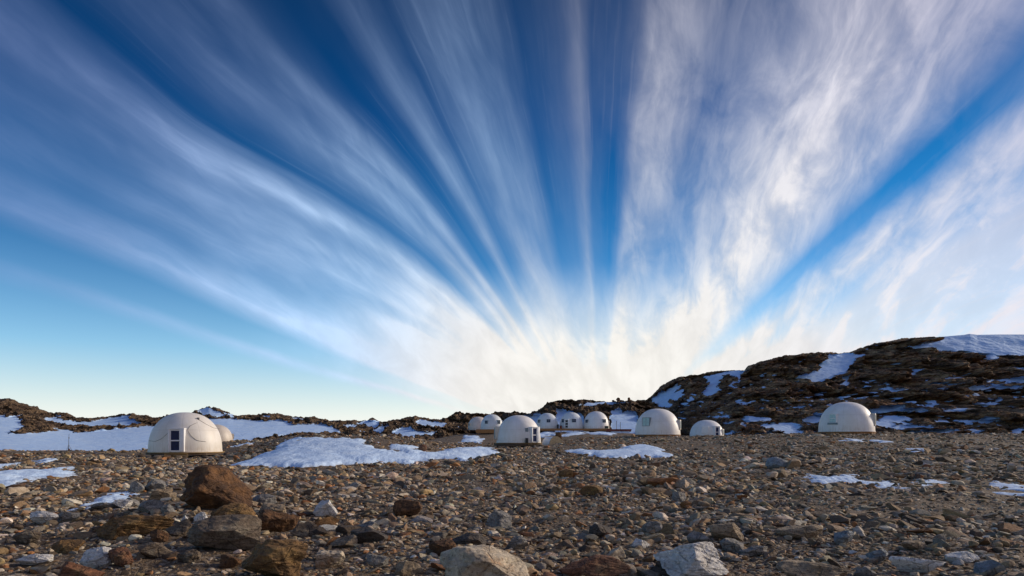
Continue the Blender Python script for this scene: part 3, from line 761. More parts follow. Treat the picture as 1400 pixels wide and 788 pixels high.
def snow_patch(label, P, idx):
    P = np.array(P, float)
    Q = []
    for i in range(len(P)):                       # subdivide the outline, then lay it on the terrain
        a, b = P[i], P[(i+1) % len(P)]
        for s in np.linspace(0, 1, 5)[:-1]: Q.append(a+(b-a)*s)
    W = np.array([hit(q[0], q[1])[:2] for q in Q])
    PATCH_W.append(W)
    u = W[:, 0]/W[:, 1]; ly = np.log(W[:, 1])
    du = (u.max()-u.min()); dl = ly.max()-ly.min()
    nu = int(np.clip(du*F/1.1, 50, 420)); nl = int(np.clip(dl*260, 50, 170))
    U, L = np.meshgrid(np.linspace(u.min()-.06*du-.004, u.max()+.06*du+.004, nu), np.linspace(ly.min()-.08*dl-.01, ly.max()+.08*dl+.01, nl), indexing='ij')
    Yg = np.exp(L); Xg = U*Yg
    wsc = np.median(Yg)/40
    nx = .55*wsc*fbm(Xg*.9/wsc, Yg*.5/wsc, idx+.5, 4); ny = 1.1*wsc*fbm(Xg*.9/wsc, Yg*.5/wsc, idx+9.5, 4)
    sd = poly_sd(Xg+nx, Yg+ny, W)
    thin = 6 <= idx <= 12
    if thin: sd = sd - .9*sstep(.12, .6, fbm(Xg*1.1, Yg*.55, idx+70, 4))*np.minimum(1, .3+np.maximum(sd, 0))
    sd = sd + .10*fbm(Xg*3.2, Yg*1.6, idx+50, 4)
    h = .27*(1-np.exp(-np.maximum(sd, 0)/.9)) + np.where(sd < 0, sd*.25, 0) - .012 + .03*fbm(Xg*.8, Yg*.4, idx, 3)*sstep(0, 1, sd)
    h = h*min(1.0, .35+np.median(Yg)/45)
    if thin: h = np.where(h > 0, h*.6, h)
    Z = ground_z(Xg, Yg, False) + h
    V = np.stack([Xg, Yg, Z], -1).reshape(-1, 3)
    i = np.arange(nu-1)[:, None]; j = np.arange(nl-1)[None, :]; a = i*nl+j
    Qd = np.stack([a, a+nl, a+nl+1, a+1], -1).reshape(-1, 4)
    keep = (h.ravel()[Qd] > -.08).any(1); Qd = Qd[keep]
    used = np.unique(Qd); re = np.full(len(V), -1); re[used] = np.arange(len(used))
    me = mesh_np('snow_patch', V[used], re[Qd])
    set_attr(me, 'rim', np.exp(-np.maximum(sd, 0)/np.clip(.12+.10*fbm(Xg*1.3, Yg*.6, 3.3, 3), .03, .3)).ravel()[used])
    o = link('snow_patch', me, M_SNOW)
    tag(o, label, 'snow patch', 'snow patches on the gravel')
for i, (lab, P) in enumerate(PATCHES): snow_patch(lab, P, i)

# ------------------------------------------------------------------ rocks
def ico(sub):
    bm = bmesh.new(); bmesh.ops.create_icosphere(bm, subdivisions=sub, radius=1.0)
    V = np.array([v.co[:] for v in bm.verts]); Fc = np.array([[v.index for v in f.verts] for f in bm.faces]); bm.free()
    return V, Fc
ICO = {s: ico(s) for s in (1, 2, 3, 4, 6)}

def rock_shape(seed, sub, cuts=11, dmin=.45, dmax=.85, rough=.06, layers=0.0):
    rg = np.random.default_rng(seed); V, Fc = ICO[sub]; V = V.copy()
    for k in range(cuts):
        nrm = rg.normal(size=3); nrm /= np.linalg.norm(nrm); d = rg.uniform(dmin, dmax)
        pr = V@nrm; over = np.maximum(pr-d, 0); V -= over[:, None]*nrm*.97
    Nn = V/np.linalg.norm(V, axis=1)[:, None]
    if sub >= 3:
        o = seed*3.7
        d = rough*(fbm(V[:, 0]*2+o, V[:, 1]*2, V[:, 2]*2, 5 if sub > 4 else 3, .55))
        if layers:
            tl = V[:, 2]*.92 + V[:, 0]*.35 + .12*fbm(V[:, 0]*2+o, V[:, 1]*2, V[:, 2]*2, 3)
            d = d + layers*(np.abs(((tl*7) % 1)-.5)*2-.5) + layers*.6*perlin(tl*16, V[:, 0]*1.2, V[:, 1]*1.2+o)
        V = V + Nn*d[:, None]
    return V, Fc

STONE_COLS = [  # colour, word, weight
 ((.295, .208, .128), 'grey brown', .28), ((.45, .37, .27), 'light grey', .22), ((.235, .21, .165), 'slate grey', .13),
 ((.39, .265, .14), 'tan', .14), ((.30, .14, .056), 'rusty brown', .08), ((.090, .062, .041), 'dark brown', .09), ((.64, .57, .46), 'whitish', .06)]
SCW = np.array([c[2] for c in STONE_COLS]); SCW /= SCW.sum()

BOULDERS = []
def boulder(label, px0, px1, row0, row1, mats, seed, depth=1.0, cuts=12, rough=.07, layers=.03, sink=.12, rot=(0, 0, 0), name='boulder', dmax=.85, dmin=.42, slope=0.0):
    """rock standing on the ground where its foot shows, sized in metres from its distance"""
    pxm = (px0+px1)/2
    x, y, z = hit(pxm, row1)
    w = (px1-px0)/F*y; hgt = (row1-row0)/F*y
    V, Fc = rock_shape(seed, 6, cuts, dmin, dmax, rough*1.15, layers*.45)
    R = np.array(Matrix.Rotation(rot[2], 3, 'Z') @ Matrix.Rotation(rot[1], 3, 'Y') @ Matrix.Rotation(rot[0], 3, 'X'))
    V = V@R.T
    mn, mx = V.min(0), V.max(0)
    V = (V-(mn+mx)/2)/(mx-mn)
    if slope: V[:, 2] = (V[:, 2]+.5)*(1-slope*np.clip((V[:, 0]+.02)/.52, 0, 1)**1.3)-.5
    V = V*np.array([w, w*depth, hgt*(1+sink)])
    yy = y + w*depth*.42; w *= yy/y; hgt *= yy/y
    me = mesh_np(name, V, Fc, True, 32)
    o = link(name, me, mats)
    o.location = (pxm*0+(pxm-CX)/F*yy, yy, float(ground_z((pxm-CX)/F*yy, yy)) + hgt*(1+sink)/2 - hgt*sink*1.1)
    # keep the apparent top where the photo has it
    tag(o, label, 'boulder' if name == 'boulder' else 'stone')
    BOULDERS.append((o.location.x, yy, w/2))
    return o
B_BROWN = boulder_mat('brown_boulder_rock', (.060, .032, .018), (.135, .066, .026), (.050, .028, .018), (.5, .3, 0), 1.5, .6)
B_STRIPE = boulder_mat('banded_gneiss', (.15, .115, .08), (.085, .062, .045), (.22, .19, .14), (.15, .35, 0), 7)
B_OCHRE = boulder_mat('ochre_rock', (.17, .095, .035), (.105, .062, .030), (.21, .135, .05), (.4, -.3, .2), 3)
B_SPECK = boulder_mat('speckled_granite', (.46, .39, .29), (.28, .22, .155), (.36, .19, .08), (.3, .2, .5), 1.4, .35)
B_WHITE = boulder_mat('pale_grey_gneiss', (.58, .56, .53), (.42, .41, .395), (.44, .37, .28), (.2, .4, .1), 6, .3)
B_GREY = boulder_mat('grey_rock', (.21, .20, .185), (.13, .125, .115), (.25, .225, .19), (.3, .2, .7), 3)
B_BLUE = boulder_mat('blue_grey_rock', (.20, .225, .245), (.14, .155, .17), (.24, .23, .21), (.3, .2, .7), 2)
B_RED = boulder_mat('reddish_rock', (.17, .075, .038), (.10, .05, .03), (.20, .12, .06), (.3, .1, .2), 3)
B_DARK = boulder_mat('dark_rock', (.055, .047, .042), (.085, .07, .058), (.075, .052, .035), (.2, .5, .2), 4)
B_TAN = boulder_mat('tan_rock', (.25, .195, .135), (.16, .12, .08), (.22, .15, .08), (.3, .2, .4), 4)

boulder('largest brown boulder standing on the left foreground rubble', 238, 350, 639, 700, B_BROWN, 21, .85, 16, .10, .008, .16, (0, 0, .3), dmin=.60, dmax=.92, slope=.5)
boulder('banded grey brown boulder with a dark underside below the largest brown boulder', 259, 362, 711, 757, B_STRIPE, 34, .8, 11, .06, .04, .14, (.1, -.05, .2))
boulder('ochre boulder cut by the bottom edge right of the banded boulder', 318, 425, 738, 796, B_OCHRE, 47, .8, 10, .08, .03, .12, (0, .2, 1.0))
boulder('speckled tan boulder at the bottom edge with an orange right side', 596, 728, 752, 812, B_SPECK, 52, .8, 12, .08, .006, .1, (0, 0, .4), dmin=.72, dmax=.96, slope=.3)
boulder('small round white stone beside the top of the speckled tan boulder', 666, 688, 751, 768, B_WHITE, 53, .9, 6, .03, .0, .2, name='stone', dmax=.95)
boulder('pale grey white slab at the bottom edge, largest light rock', 896, 997, 741, 795, B_WHITE, 68, .8, 12, .06, .05, .1, (0, .25, .2))
boulder('long flat reddish brown rock left of the pale slab at the bottom edge', 762, 862, 764, 794, B_RED, 75, .7, 9, .06, .03, .2, (0, .15, .1))
boulder('dark red brown rock tucked under the left side of the pale slab', 888, 948, 768, 792, B_DARK, 77, .7, 9, .06, .03, .2, (0, .15, .1))
boulder('orange rock cut by the bottom edge in the left corner region', 82, 142, 771, 800, B_RED, 83, .8, 9, .06, .02, .2)
boulder('white veined grey rock beside a brown one at lower left', 110, 163, 747, 775, B_WHITE, 91, .8, 11, .08, .03, .2, (.2, .1, 0))
boulder('brown rock right of the white veined rock at lower left', 145, 186, 752, 777, B_RED, 92, .8, 10, .08, .02, .2)
boulder('wide dark brown slab with ochre top edges at left', 128, 235, 707, 737, B_OCHRE, 103, .6, 12, .09, .05, .15, (.1, .1, .2))
boulder('flat tan slab at the right foot of the largest brown boulder', 306, 350, 681, 694, B_TAN, 111, .8, 9, .04, .03, .2)
boulder('ochre topped rock in front of the largest brown boulder', 288, 348, 688, 716, B_OCHRE, 118, .8, 10, .07, .04, .2)
boulder('dark brown rock right of the ochre topped rock', 342, 404, 699, 730, B_BROWN, 126, .8, 10, .07, .03, .15, (0, .2, 0))
boulder('long pale stone slab lying left of the blue grey round stone', 1061, 1126, 721, 738, B_TAN, 131, .5, 9, .05, .04, .2, (0, .12, 0))
boulder('blue grey round stone in the right foreground', 1138, 1168, 726, 747, B_BLUE, 138, .9, 8, .05, .0, .2, dmax=.92)
boulder('smaller blue grey stone nearer the bottom in the right foreground', 1187, 1213, 751, 769, B_BLUE, 145, .9, 9, .05, .0, .2, dmax=.9)
boulder('long whitish bar of stone lying aslant at lower right', 1212, 1292, 762, 784, B_WHITE, 152, .4, 9, .04, .03, .2, (0, .22, -.2))
boulder('broad tan rock with a pale ridge at the bottom edge, right of the pale slab', 1058, 1152, 771, 797, B_TAN, 160, .7, 10, .06, .05, .2)
boulder('elongated tan slab tilted above the pale grey white slab', 968, 1020, 717, 740, B_TAN, 167, .5, 9, .05, .04, .2, (0, .3, 0))
boulder('flat greenish grey rock just above the pale grey white slab', 938, 968, 730, 746, B_GREY, 171, .8, 9, .05, .02, .2)
boulder('rounded grey rock right of the pale grey white slab', 984, 1016, 736, 755, B_GREY, 174, .8, 9, .05, .02, .2)
boulder('light blue grey boulder alone on the right middle ground', 1047, 1078, 627, 642, B_BLUE, 181, .9, 9, .05, .02, .25)
boulder('brown boulder just below the light blue grey one', 1056, 1078, 641, 654, B_TAN, 186, .9, 9, .05, .02, .25)
boulder('ochre orange stone in the centre, below the tall middle dome', 763, 783, 641, 654, B_OCHRE, 193, .9, 9, .05, .02, .2)
boulder('wide ochre rock in the centre middle ground', 791, 824, 663, 678, B_OCHRE, 199, .8, 10, .05, .03, .2)
boulder('dark brown lens shaped rock in the centre foreground', 805, 838, 717, 735, B_DARK, 206, .8, 8, .04, .02, .2, dmax=.9)
boulder('brown ridge shaped rock left of the centre', 538, 578, 684, 707, B_BROWN, 213, .8, 10, .06, .02, .15)
boulder('small orange boulder sitting in the notch of the largest snow patch', 572, 584, 608, 619, B_RED, 219, .9, 8, .05, .0, .25)
boulder('rounded grey stone in the centre right middle ground', 919, 938, 671, 688, B_GREY, 226, .9, 8, .05, .0, .2, dmax=.9)
boulder('wide dark grey rock with pale stones above it, left of centre', 478, 530, 722, 742, B_DARK, 233, .7, 10, .05, .03, .2)
boulder('pale grey flat rock above the wide dark grey rock', 484, 516, 713, 727, B_GREY, 235, .7, 10, .05, .03, .2)
boulder('greenish grey upright rock right of the centre line', 664, 700, 697, 722, B_GREY, 240, .8, 10, .06, .02, .2)
boulder('brown rock with an arched back beside the speckled tan boulder', 585, 625, 740, 762, B_BROWN, 247, .8, 9, .06, .02, .2)
boulder('long dark rock above the speckled tan boulder', 616, 665, 730, 748, B_DARK, 252, .7, 9, .06, .03, .2)
boulder('pointed brown rock standing among the far domes', 759, 768, 591, 603, B_BROWN, 259, .9, 8, .06, .02, .2)
for k, (a, b, c, d, m_) in enumerate([(178,198,657,674,B_GREY),(198,226,655,672,B_GREY),(205,240,668,684,B_TAN),(166,192,680,694,B_GREY),(190,222,684,702,B_GREY),(155,180,684,696,B_WHITE),(220,240,690,706,B_GREY),(45,78,700,718,B_WHITE),(78,108,701,716,B_GREY),(128,155,688,697,B_GREY),(265,285,700,718,B_WHITE),(245,262,706,722,B_WHITE),(430,462,684,706,B_WHITE)]):
    o = boulder('light grey angular rock in the cluster around the largest brown boulder', a, b, c, d, m_, 300+k*7, .8, 11, .06, .03, .2, (0, .15*(k % 3), k))
    o['group'] = 'light grey rocks around the largest boulder'
for k, (a, b, c, d, m_) in enumerate([(1008,1050,747,762,B_GREY),(1228,1264,741,753,B_TAN),(1328,1372,767,787,B_BLUE),(1292,1336,754,769,B_WHITE),(878,906,714,729,B_GREY),(690,722,734,753,B_GREY),(28,72,758,774,B_WHITE),(188,232,744,766,B_STRIPE),(430,472,754,777,B_SPECK),(500,532,759,777,B_GREY),(452,490,734,750,B_TAN),(540,580,770,790,B_TAN),(1165,1200,775,792,B_GREY),(860,890,738,752,B_WHITE)]):
    o = boulder('flat pale rock lying between the big boulders of the near foreground', a, b, c, d, m_, 620+k*5, .7, 14, .06, .03, .25, (0, .12*(k % 3), k*.7))
    o['group'] = 'flat pale foreground rocks'
for k, (a, b, c, d, m_) in enumerate([(352,392,690,708,B_TAN),(372,410,702,722,B_BROWN),(228,262,712,734,B_STRIPE),(205,232,724,742,B_BROWN),(400,436,716,736,B_STRIPE),(300,330,760,778,B_BROWN),(240,275,752,770,B_STRIPE),(345,378,676,690,B_GREY),(20,60,728,746,B_STRIPE),(70,112,740,758,B_OCHRE)]):
    o = boulder('broken brown slab in the jumble of rocks below the largest brown boulder', a, b, c, d, m_, 720+k*5, .8, 13, .08, .04, .25, (.1, .15*(k % 3), k*.9))
    o['group'] = 'broken brown slabs at the left'
for k, (px, w, h0) in enumerate([(838,3.6,547),(845,5.5,543.5),(860,4,543.8)]):
    # cairn-like stones on the skyline of the brown outcrop
    Y = 196; x = (px-CX)/F*Y; V, Fc = rock_shape(400+k, 4, 10, .45, .85, .06)
    hh = (550-h0)/F*Y; ww = w/F*Y
    V = V/(V.max(0)-V.min(0))*np.array([ww, ww, hh])
    o = link('boulder', mesh_np('boulder', V, Fc, True, 50), B_BROWN); o.location = (x, Y, HC-(550-HOR)/F*Y+hh/2)
    tag(o, ('low', 'tall middle', 'tall right')[k]+' one of three stones standing on the skyline of the brown outcrop', 'boulder', 'stones on the outcrop skyline')

# --- rubble: power-law stones all over the plain
def scatter():
    out = []
    for (y0, y1, dens, rmed, rsig) in ((6.2, 11, 170, .036, .60), (11, 18, 100, .050, .58), (18, 32, 50, .080, .55), (32, 60, 20, .110, .50), (60, 118, 7, .14, .45)):
        um = .92
        area = um*(y1*y1-y0*y0); n = int(area*dens)
        y = np.sqrt(RNG.uniform(y0*y0, y1*y1, n)); x = RNG.uniform(-um, um, n)*y
        r = np.minimum(rmed*np.exp(rsig*RNG.normal(size=n)), rmed*4.2)*(1+.45*np.clip(fbm(x*.3, y*.2, 77.0, 3), -.9, 1.2))
        dn = fbm(x*.16, y*.10, 31.0, 4); px = CX+F*x/y; row = HOR+F*HC/y
        p = sstep(-.45, .25, dn)*.68+.32
        # the fine gravel stretches the photo shows: a track on the right and the strip in front of the camp
        p = p*(1-.7*sstep(1060, 1130, px)*sstep(668, 676, row)*sstep(712, 700, row))
        p = p*(1-.55*sstep(42, 62, y))
        p = p*(1-.5*sstep(210, 60, px)*sstep(18, 26, y))
        k = RNG.uniform(size=n) < p
        out.append(np.stack([x[k], y[k], r[k]], 1))
    S = np.concatenate(out)
    keep = np.ones(len(S), bool)
    for (fx, fy, fr) in FOOT: keep &= np.hypot(S[:, 0]-fx, S[:, 1]-fy) > fr
    for (fx, fy, fr) in BOULDERS: keep &= np.hypot(S[:, 0]-fx, S[:, 1]-fy) > fr*.75
    for W in PATCH_W:
        m = (S[:, 0] > W[:, 0].min()) & (S[:, 0] < W[:, 0].max()) & (S[:, 1] > W[:, 1].min()-.5) & (S[:, 1] < W[:, 1].max()) & keep
        ii = np.where(m)[0]
        if len(ii):
            sd = poly_sd(S[ii, 0], S[ii, 1], W); uu = RNG.uniform(size=len(ii)); drop = (sd > -.15) & (uu > np.where(sd > .5, .03, .22)); keep[ii[drop]] = False
    return S[keep]
S = scatter()
px = CX+F*S[:, 0]/S[:, 1]
app = S[:, 2]/S[:, 1]*F*np.where((px > -5) & (px < 1405) & (S[:, 1] > 7.6), 1, 0)
order = np.argsort(-app)
NBIG = 222
big, rest = order[:NBIG], order[NBIG:]
n = len(S)
ci = RNG.choice(len(STONE_COLS), n, p=SCW)
# drifts of one kind of stone: tan ones left, grey ones in the centre and on the right
base_c = np.array([c[0] for c in STONE_COLS])
colr = base_c[ci]*RNG.uniform(.6, 1.35, (n, 1))*(1+RNG.normal(0, .03, (n, 3)))
asp = np.stack([RNG.uniform(.85, 1.7, n), RNG.uniform(.65, 1.1, n), RNG.uniform(.25, .68, n)], 1)
rz = RNG.uniform(0, 2*math.pi, n); tx = RNG.normal(0, .22, n); ty = RNG.normal(0, .22, n)
gz = ground_z(S[:, 0], S[:, 1]) + S[:, 2]*asp[:, 2]*RNG.uniform(-.1, .5, n)

def rotm(ii):
    cz, sz, cx, sx, cy, sy = np.cos(rz[ii]), np.sin(rz[ii]), np.cos(tx[ii]), np.sin(tx[ii]), np.cos(ty[ii]), np.sin(ty[ii])
    R = np.zeros((len(ii), 3, 3))
    R[:, 0, 0] = cz*cy; R[:, 0, 1] = cz*sy*sx-sz*cx; R[:, 0, 2] = cz*sy*cx+sz*sx
    R[:, 1, 0] = sz*cy; R[:, 1, 1] = sz*sy*sx+cz*cx; R[:, 1, 2] = sz*sy*cx-cz*sx
    R[:, 2, 0] = -sy; R[:, 2, 1] = cy*sx; R[:, 2, 2] = cy*cx
    return R

def build_rubble():
    VV, FF, CC = [], [], []; off = 0
    lod = np.where(app > 7, 3, np.where(app > 1.5, 2, 1)); lod[(app == 0) & (S[:, 1] < 25)] = 2
    isrest = np.zeros(n, bool); isrest[rest] = True
    for sub, nb in ((3, 10), (2, 14), (1, 10)):
        ids = np.where(isrest & (lod == sub))[0]; which = RNG.integers(0, nb, len(ids))
        for b in range(nb):
            ii = ids[which == b]
            if not len(ii): continue
            bv, bf = rock_shape(500+sub*50+b, sub, {3: 14, 2: 12, 1: 4}[sub], .32, .8, .04)
            P = bv[None]*(asp[ii]*S[ii, 2:3])[:, None, :]
            P = np.einsum('nij,nvj->nvi', rotm(ii), P)
            P += np.stack([S[ii, 0], S[ii, 1], gz[ii]], 1)[:, None, :]
            VV.append(P.reshape(-1, 3)); CC.append(np.repeat(colr[ii], len(bv), 0))
            FF.append((bf[None]+(np.arange(len(ii))*len(bv))[:, None, None]+off).reshape(-1, 3)); off += len(ii)*len(bv)
    me = mesh_np('rubble', np.concatenate(VV), np.concatenate(FF), True, 32)
    set_attr(me, 'Col', np.concatenate(CC), 'FLOAT_COLOR')
    o = link('rubble', me, M_STUFF)
    tag(o, 'countless small brown and grey stones covering the gravel plain', 'rubble', None, 'stuff')
build_rubble()

BASES = []
for b in range(22):
    bv, bf = rock_shape(900+b, 4, 14, .32, .8, .06, .02 if b % 2 else 0)
    me = mesh_np('stone', bv, bf, True, 45); me.materials.append(M_STONE); BASES.append(me)
def zone(px, y):
    side = 'left' if px < 467 else ('centre' if px < 933 else 'right')
    return side, ('near' if y < 12 else 'middle')
for q, i in enumerate(big):
    o = bpy.data.objects.new('stone', BASES[q % 22]); COL.objects.link(o)
    o.location = (S[i, 0], S[i, 1], gz[i]); o.rotation_euler = (tx[i], ty[i], rz[i]); o.scale = tuple(asp[i]*S[i, 2]*1.05)
    o.color = (*colr[i], 1)
    side, dist = zone(px[i], S[i, 1]); w = STONE_COLS[ci[i]][1]
    lab = f"loose {w} stone among the {'nearest' if dist == 'near' else 'farther'} rubble on the {side if side != 'centre' else 'middle'} {'part' if side == 'centre' else 'side'} of the plain"
    tag(o, lab, 'stone', f"{w} stones in the {dist} {side} rubble")

# ------------------------------------------------------------------ sky, sun, camera
SUN_AZ, SUN_EL = math.radians(66), math.radians(19)
def build_world():
    w = bpy.data.worlds.new('World'); SC.world = w; w.use_nodes = True
    t = NT(w.node_tree); bg = w.node_tree.nodes['Background']; STR = .1
    sky = t.new('ShaderNodeTexSky', sky_type='NISHITA'); sky.sun_disc = False
    sky.sun_elevation = SUN_EL; sky.sun_rotation = SUN_AZ; sky.altitude = 400; sky.air_density = 1.0; sky.dust_density = .6; sky.ozone_density = 3.0
    d = t.new('ShaderNodeTexCoord').outputs['Generated']
    sp = t.new('ShaderNodeSeparateXYZ'); t.l.new(d, sp.inputs[0]); X, Y, Z = sp.outputs
    phi = math.atan(120/F); sa, ca = math.sin(phi), math.cos(phi)
    T = t.m('ADD', t.m('MULTIPLY', X, sa), t.m('MULTIPLY', Y, ca))
    Sx = t.m('SUBTRACT', t.m('MULTIPLY', X, ca), t.m('MULTIPLY', Y, sa))
    aT = t.m('MAXIMUM', t.m('ABSOLUTE', T), .02)
    E = t.m('ADD', t.m('MAXIMUM', Z, 0.0), t.m('MULTIPLY', aT, .0215))
    th = t.m('MULTIPLY', t.m('ARCTAN2', t.m('MULTIPLY', Sx, -1.0), E), 180/math.pi)      # degrees, + to the left of the convergence point
    rho = t.m('DIVIDE', t.m('SQRT', t.m('ADD', t.m('MULTIPLY', Sx, Sx), t.m('MULTIPLY', E, E))), aT)
    lr = t.m('LOGARITHM', rho, 2.0)
    # streaks bend a little as they near the horizon
    g = t.m('MULTIPLY', t.mr(th, 22, 42), t.mr(th, 66, 56))
    th2 = t.m('ADD', th, t.m('MULTIPLY', g, t.mr(rho, .85, .18, 0.0, 10.0)))
    def vec(a, b, c=0.0):
        n = t.new('ShaderNodeCombineXYZ'); t.put(n.inputs[0], a); t.put(n.inputs[1], b); t.put(n.inputs[2], c); return n.outputs[0]
    # a second, lower convergence point: the fine fibres cross the broad bands at a slant
    Sx2 = t.m('SUBTRACT', Sx, t.m('MULTIPLY', aT, .10)); E2 = t.m('ADD', E, t.m('MULTIPLY', aT, .17))
    thb = t.m('MULTIPLY', t.m('ARCTAN2', t.m('MULTIPLY', Sx2, -1.0), E2), 180/math.pi)
    lrb = t.m('LOGARITHM', t.m('DIVIDE', t.m('SQRT', t.m('ADD', t.m('MULTIPLY', Sx2, Sx2), t.m('MULTIPLY', E2, E2))), aT), 2.0)
    wob = t.m('SUBTRACT', t.noise(vec(t.m('MULTIPLY', th2, .05), t.m('MULTIPLY', lr, .9)), 1.0, 3, .5), .5)
    th3 = t.m('ADD', th2, t.m('MULTIPLY', wob, 3.0))
    fine = t.noise(vec(t.m('MULTIPLY', th3, .20), t.m('MULTIPLY', lr, .6), 3.0), 1.0, 4, .55, .3)
    wb2 = t.m('SUBTRACT', t.noise(vec(t.m('MULTIPLY', thb, .07), t.m('MULTIPLY', lrb, 1.6), 21.0), 1.0, 4, .55), .5)
    thc = t.m('ADD', thb, t.m('MULTIPLY', wb2, 7.0))
    fib = t.noise(vec(t.m('MULTIPLY', thc, .48), t.m('MULTIPLY', lrb, 1.7), 13.0), 1.0, 6, .6, .2)
    fluff = t.noise(vec(t.m('MULTIPLY', thc, .20), t.m('MULTIPLY', lrb, 4.0), 9.0), 1.0, 8, .60, .35)
    patch = t.noise(vec(t.m('MULTIPLY', th3, .11), t.m('MULTIPLY', lr, 1.5), 33.0), 1.0, 3, .5)
    broad = t.noise(vec(t.m('MULTIPLY', th3, .07), t.m('MULTIPLY', lr, .8), 5.0), 1.0, 4, .5)
    L = [(0,.03),(1.5,.03),(3.2,.20),(6,.08),(11,.02),(16,.20),(21,.24),(26,.06),(29.5,.30),(32,.05),(35,.0),(37.5,.10),(39.5,.40),(42,.22),(45,.30),(47.5,.10),(49.5,.02),(51,.26),(53.5,.80),(56,.42),(58,.54),(60,.38),(61.5,.48),(63.8,.28),(65,.62),(66.9,1.0),(68.4,.42),(69.5,.0),(72.0,.05),(73.2,.62),(74.6,.02),(90,.0)]
    R = [(0,.03),(3,.02),(5,.08),(7,.34),(9.5,.42),(13,.34),(16.5,.22),(20,.28),(24,.42),(28,.60),(34,.92),(38,.80),(42,.60),(44.5,.32),(46.5,.08),(48.5,.14),(50.5,.50),(53,.78),(56,.62),(60,.82),(68,.86),(80,.95),(90,1)]
    rl = t.ramp(t.m('DIVIDE', th3, 90.0, clamp=True), [(a/90, (b, b, b)) for a, b in L])
    rr = t.ramp(t.m('DIVIDE', th3, -90.0, clamp=True), [(a/90, (b, b, b)) for a, b in R])
    left = t.mr(th3, -1, 1)
    rl = t.m('MULTIPLY', rl, t.mr(rho, .35, .95, 1.1, .40))
    rl = t.m('MULTIPLY', rl, t.m('MULTIPLY', t.mr(fine, .25, .75, .72, 1.25), t.m('MULTIPLY', t.mr(fib, .28, .72, .80, 1.18), t.mr(patch, .32, .66, .70, 1.15))))
    rr = t.m('MULTIPLY', t.m('MULTIPLY', rr, t.m('MAXIMUM', t.mr(rho, .4, .8, 1.0, .84), t.mr(th3, -46, -50))), t.m('MAXIMUM', t.m('MULTIPLY', t.mr(fluff, .30, .68, .62, 1.16), t.mr(fib, .3, .7, .85, 1.12)), t.mr(th3, -50, -60, 0.0, .86)))
    hair = t.noise(vec(t.m('MULTIPLY', th3, 1.1), t.m('MULTIPLY', lr, 1.1), 41.0), 1.0, 4, .6)
    haze_ = t.m('MULTIPLY', t.m('MULTIPLY', t.mr(hair, .50, .74), t.mr(patch, .40, .66)), t.m('MULTIPLY', t.mr(rho, .25, .5), t.mr(th3, 69, 62)))
    D = t.m('ADD', t.m('MULTIPLY', rl, left), t.m('MULTIPLY', rr, t.m('SUBTRACT', 1.0, left)))
    D = t.m('ADD', D, t.m('MULTIPLY', t.m('SUBTRACT', broad, .5), t.m('MULTIPLY', t.mr(th3, 67, 60), t.mr(th3, 4, -8, .10, .40))))
    D = t.m('ADD', D, t.m('MULTIPLY', haze_, .08))
    Sg = t.m('ADD', Sx, t.m('MULTIPLY', aT, .09))
    q_ = t.m('DIVIDE', t.m('SQRT', t.m('ADD', t.m('MULTIPLY', t.m('MULTIPLY', Sg, Sg), .18), t.m('MULTIPLY', E, E))), aT)
    glow = t.m('MULTIPLY', t.mr(q_, .29, .12), t.mr(th3, 78, 64))
    D = t.m('ADD', D, t.m('MULTIPLY', glow, t.m('MAXIMUM', t.mr(fluff, .3, .7, .74, 1.0), t.mr(q_, .22, .12))))
    D = t.m('MAXIMUM', t.m('MINIMUM', D, 1.0), 0.0)
    # clear air: Nishita graded by height, paler towards the horizon
    tint = t.ramp(t.m('MAXIMUM', Z, 0.0), [(0, (1.0, 1.0, 1.0)), (.12, (.20, .80, 1.06)), (.25, (.004, .44, .73)), (.42, (.002, .235, .47)), (.6, (.003, .12, .24)), (1, (.2, .45, .8))])
    clear = t.mix(1.0, sky.outputs[0], tint, 'MULTIPLY')
    hz = t.m('POWER', 2.718, t.m('MULTIPLY', t.m('MAXIMUM', Z, 0.0), -12.5))
    clear = t.mix(t.m('MULTIPLY', hz, .95), clear, (7.1, 7.0, 6.75))
    cc = t.ramp(t.m('DIVIDE', rho, 1.2, clamp=True), [(0, (.64, .62, .575)), (.14, (.61, .595, .565)), (.3, (.56, .555, .57)), (.5, (.52, .51, .56)), (.75, (.36, .345, .435)), (1, (.31, .29, .39))])
    cc = t.mix(1.0, cc, (10.0, 10.0, 10.0), 'MULTIPLY')
    shd = t.new('ShaderNodeCombineColor'); v_ = t.mr(fluff, .3, .7, .90, 1.04)
    for i_ in range(3): t.put(shd.inputs[i_], v_)
    cc = t.mix(1.0, cc, shd.outputs[0], 'MULTIPLY')
    cc = t.mix(t.m('MULTIPLY', t.mr(th3, 0, 18), t.mr(rho, .2, .5)), cc, t.mix(1.0, cc, (.66, .93, 1.22), 'MULTIPLY'))
    col = t.mix(D, clear, cc)
    t.put(bg.inputs[0], col); bg.inputs[1].default_value = STR
build_world()

sun = bpy.data.lights.new('sun', 'SUN'); sun.energy = 2.4; sun.angle = math.radians(14); sun.color = (1.0, .86, .68)
so = bpy.data.objects.new('sun', sun); COL.objects.link(so)
dv = Vector((math.sin(SUN_AZ)*math.cos(SUN_EL), math.cos(SUN_AZ)*math.cos(SUN_EL), math.sin(SUN_EL)))
so.rotation_euler = dv.to_track_quat('Z', 'Y').to_euler(); so.location = dv*50

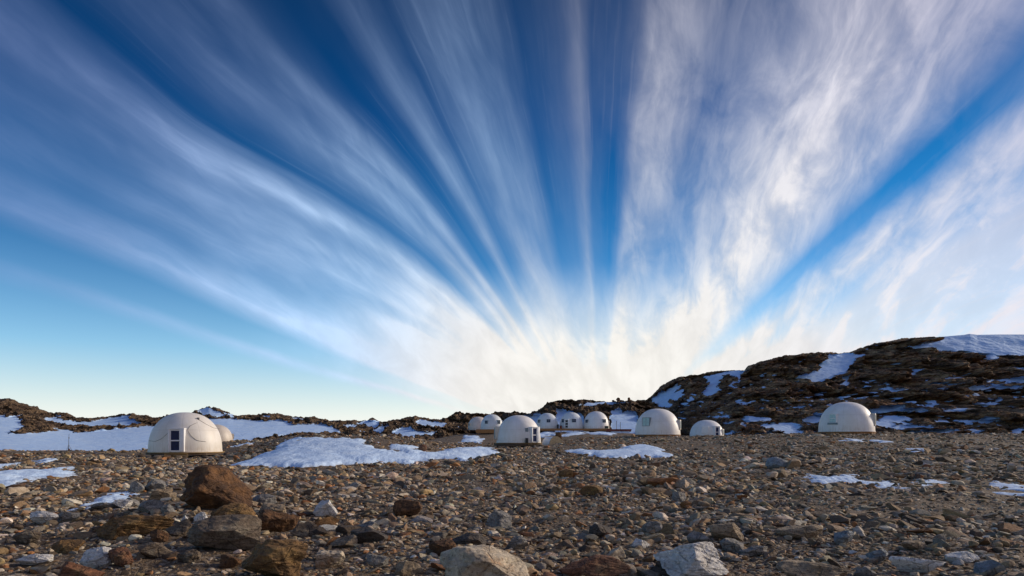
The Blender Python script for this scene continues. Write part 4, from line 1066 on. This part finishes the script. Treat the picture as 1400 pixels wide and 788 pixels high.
cam = bpy.data.cameras.new('camera'); co = bpy.data.objects.new('camera', cam); COL.objects.link(co)
co.location = (0, 0, HC); co.rotation_euler = (math.pi/2, 0, 0)
cam.sensor_width = 36; cam.lens = F/1400*36; cam.shift_y = (HOR-394)/1400; cam.clip_start = .1; cam.clip_end = 20000
SC.camera = co
SC.view_settings.view_transform = 'Standard'; SC.view_settings.look = 'None'; SC.view_settings.exposure = .62; SC.view_settings.gamma = 1
SC.render.engine = 'CYCLES'; SC.cycles.use_denoising = True; SC.cycles.max_bounces = 6
SC.render.resolution_x = 1024; SC.render.resolution_y = 576
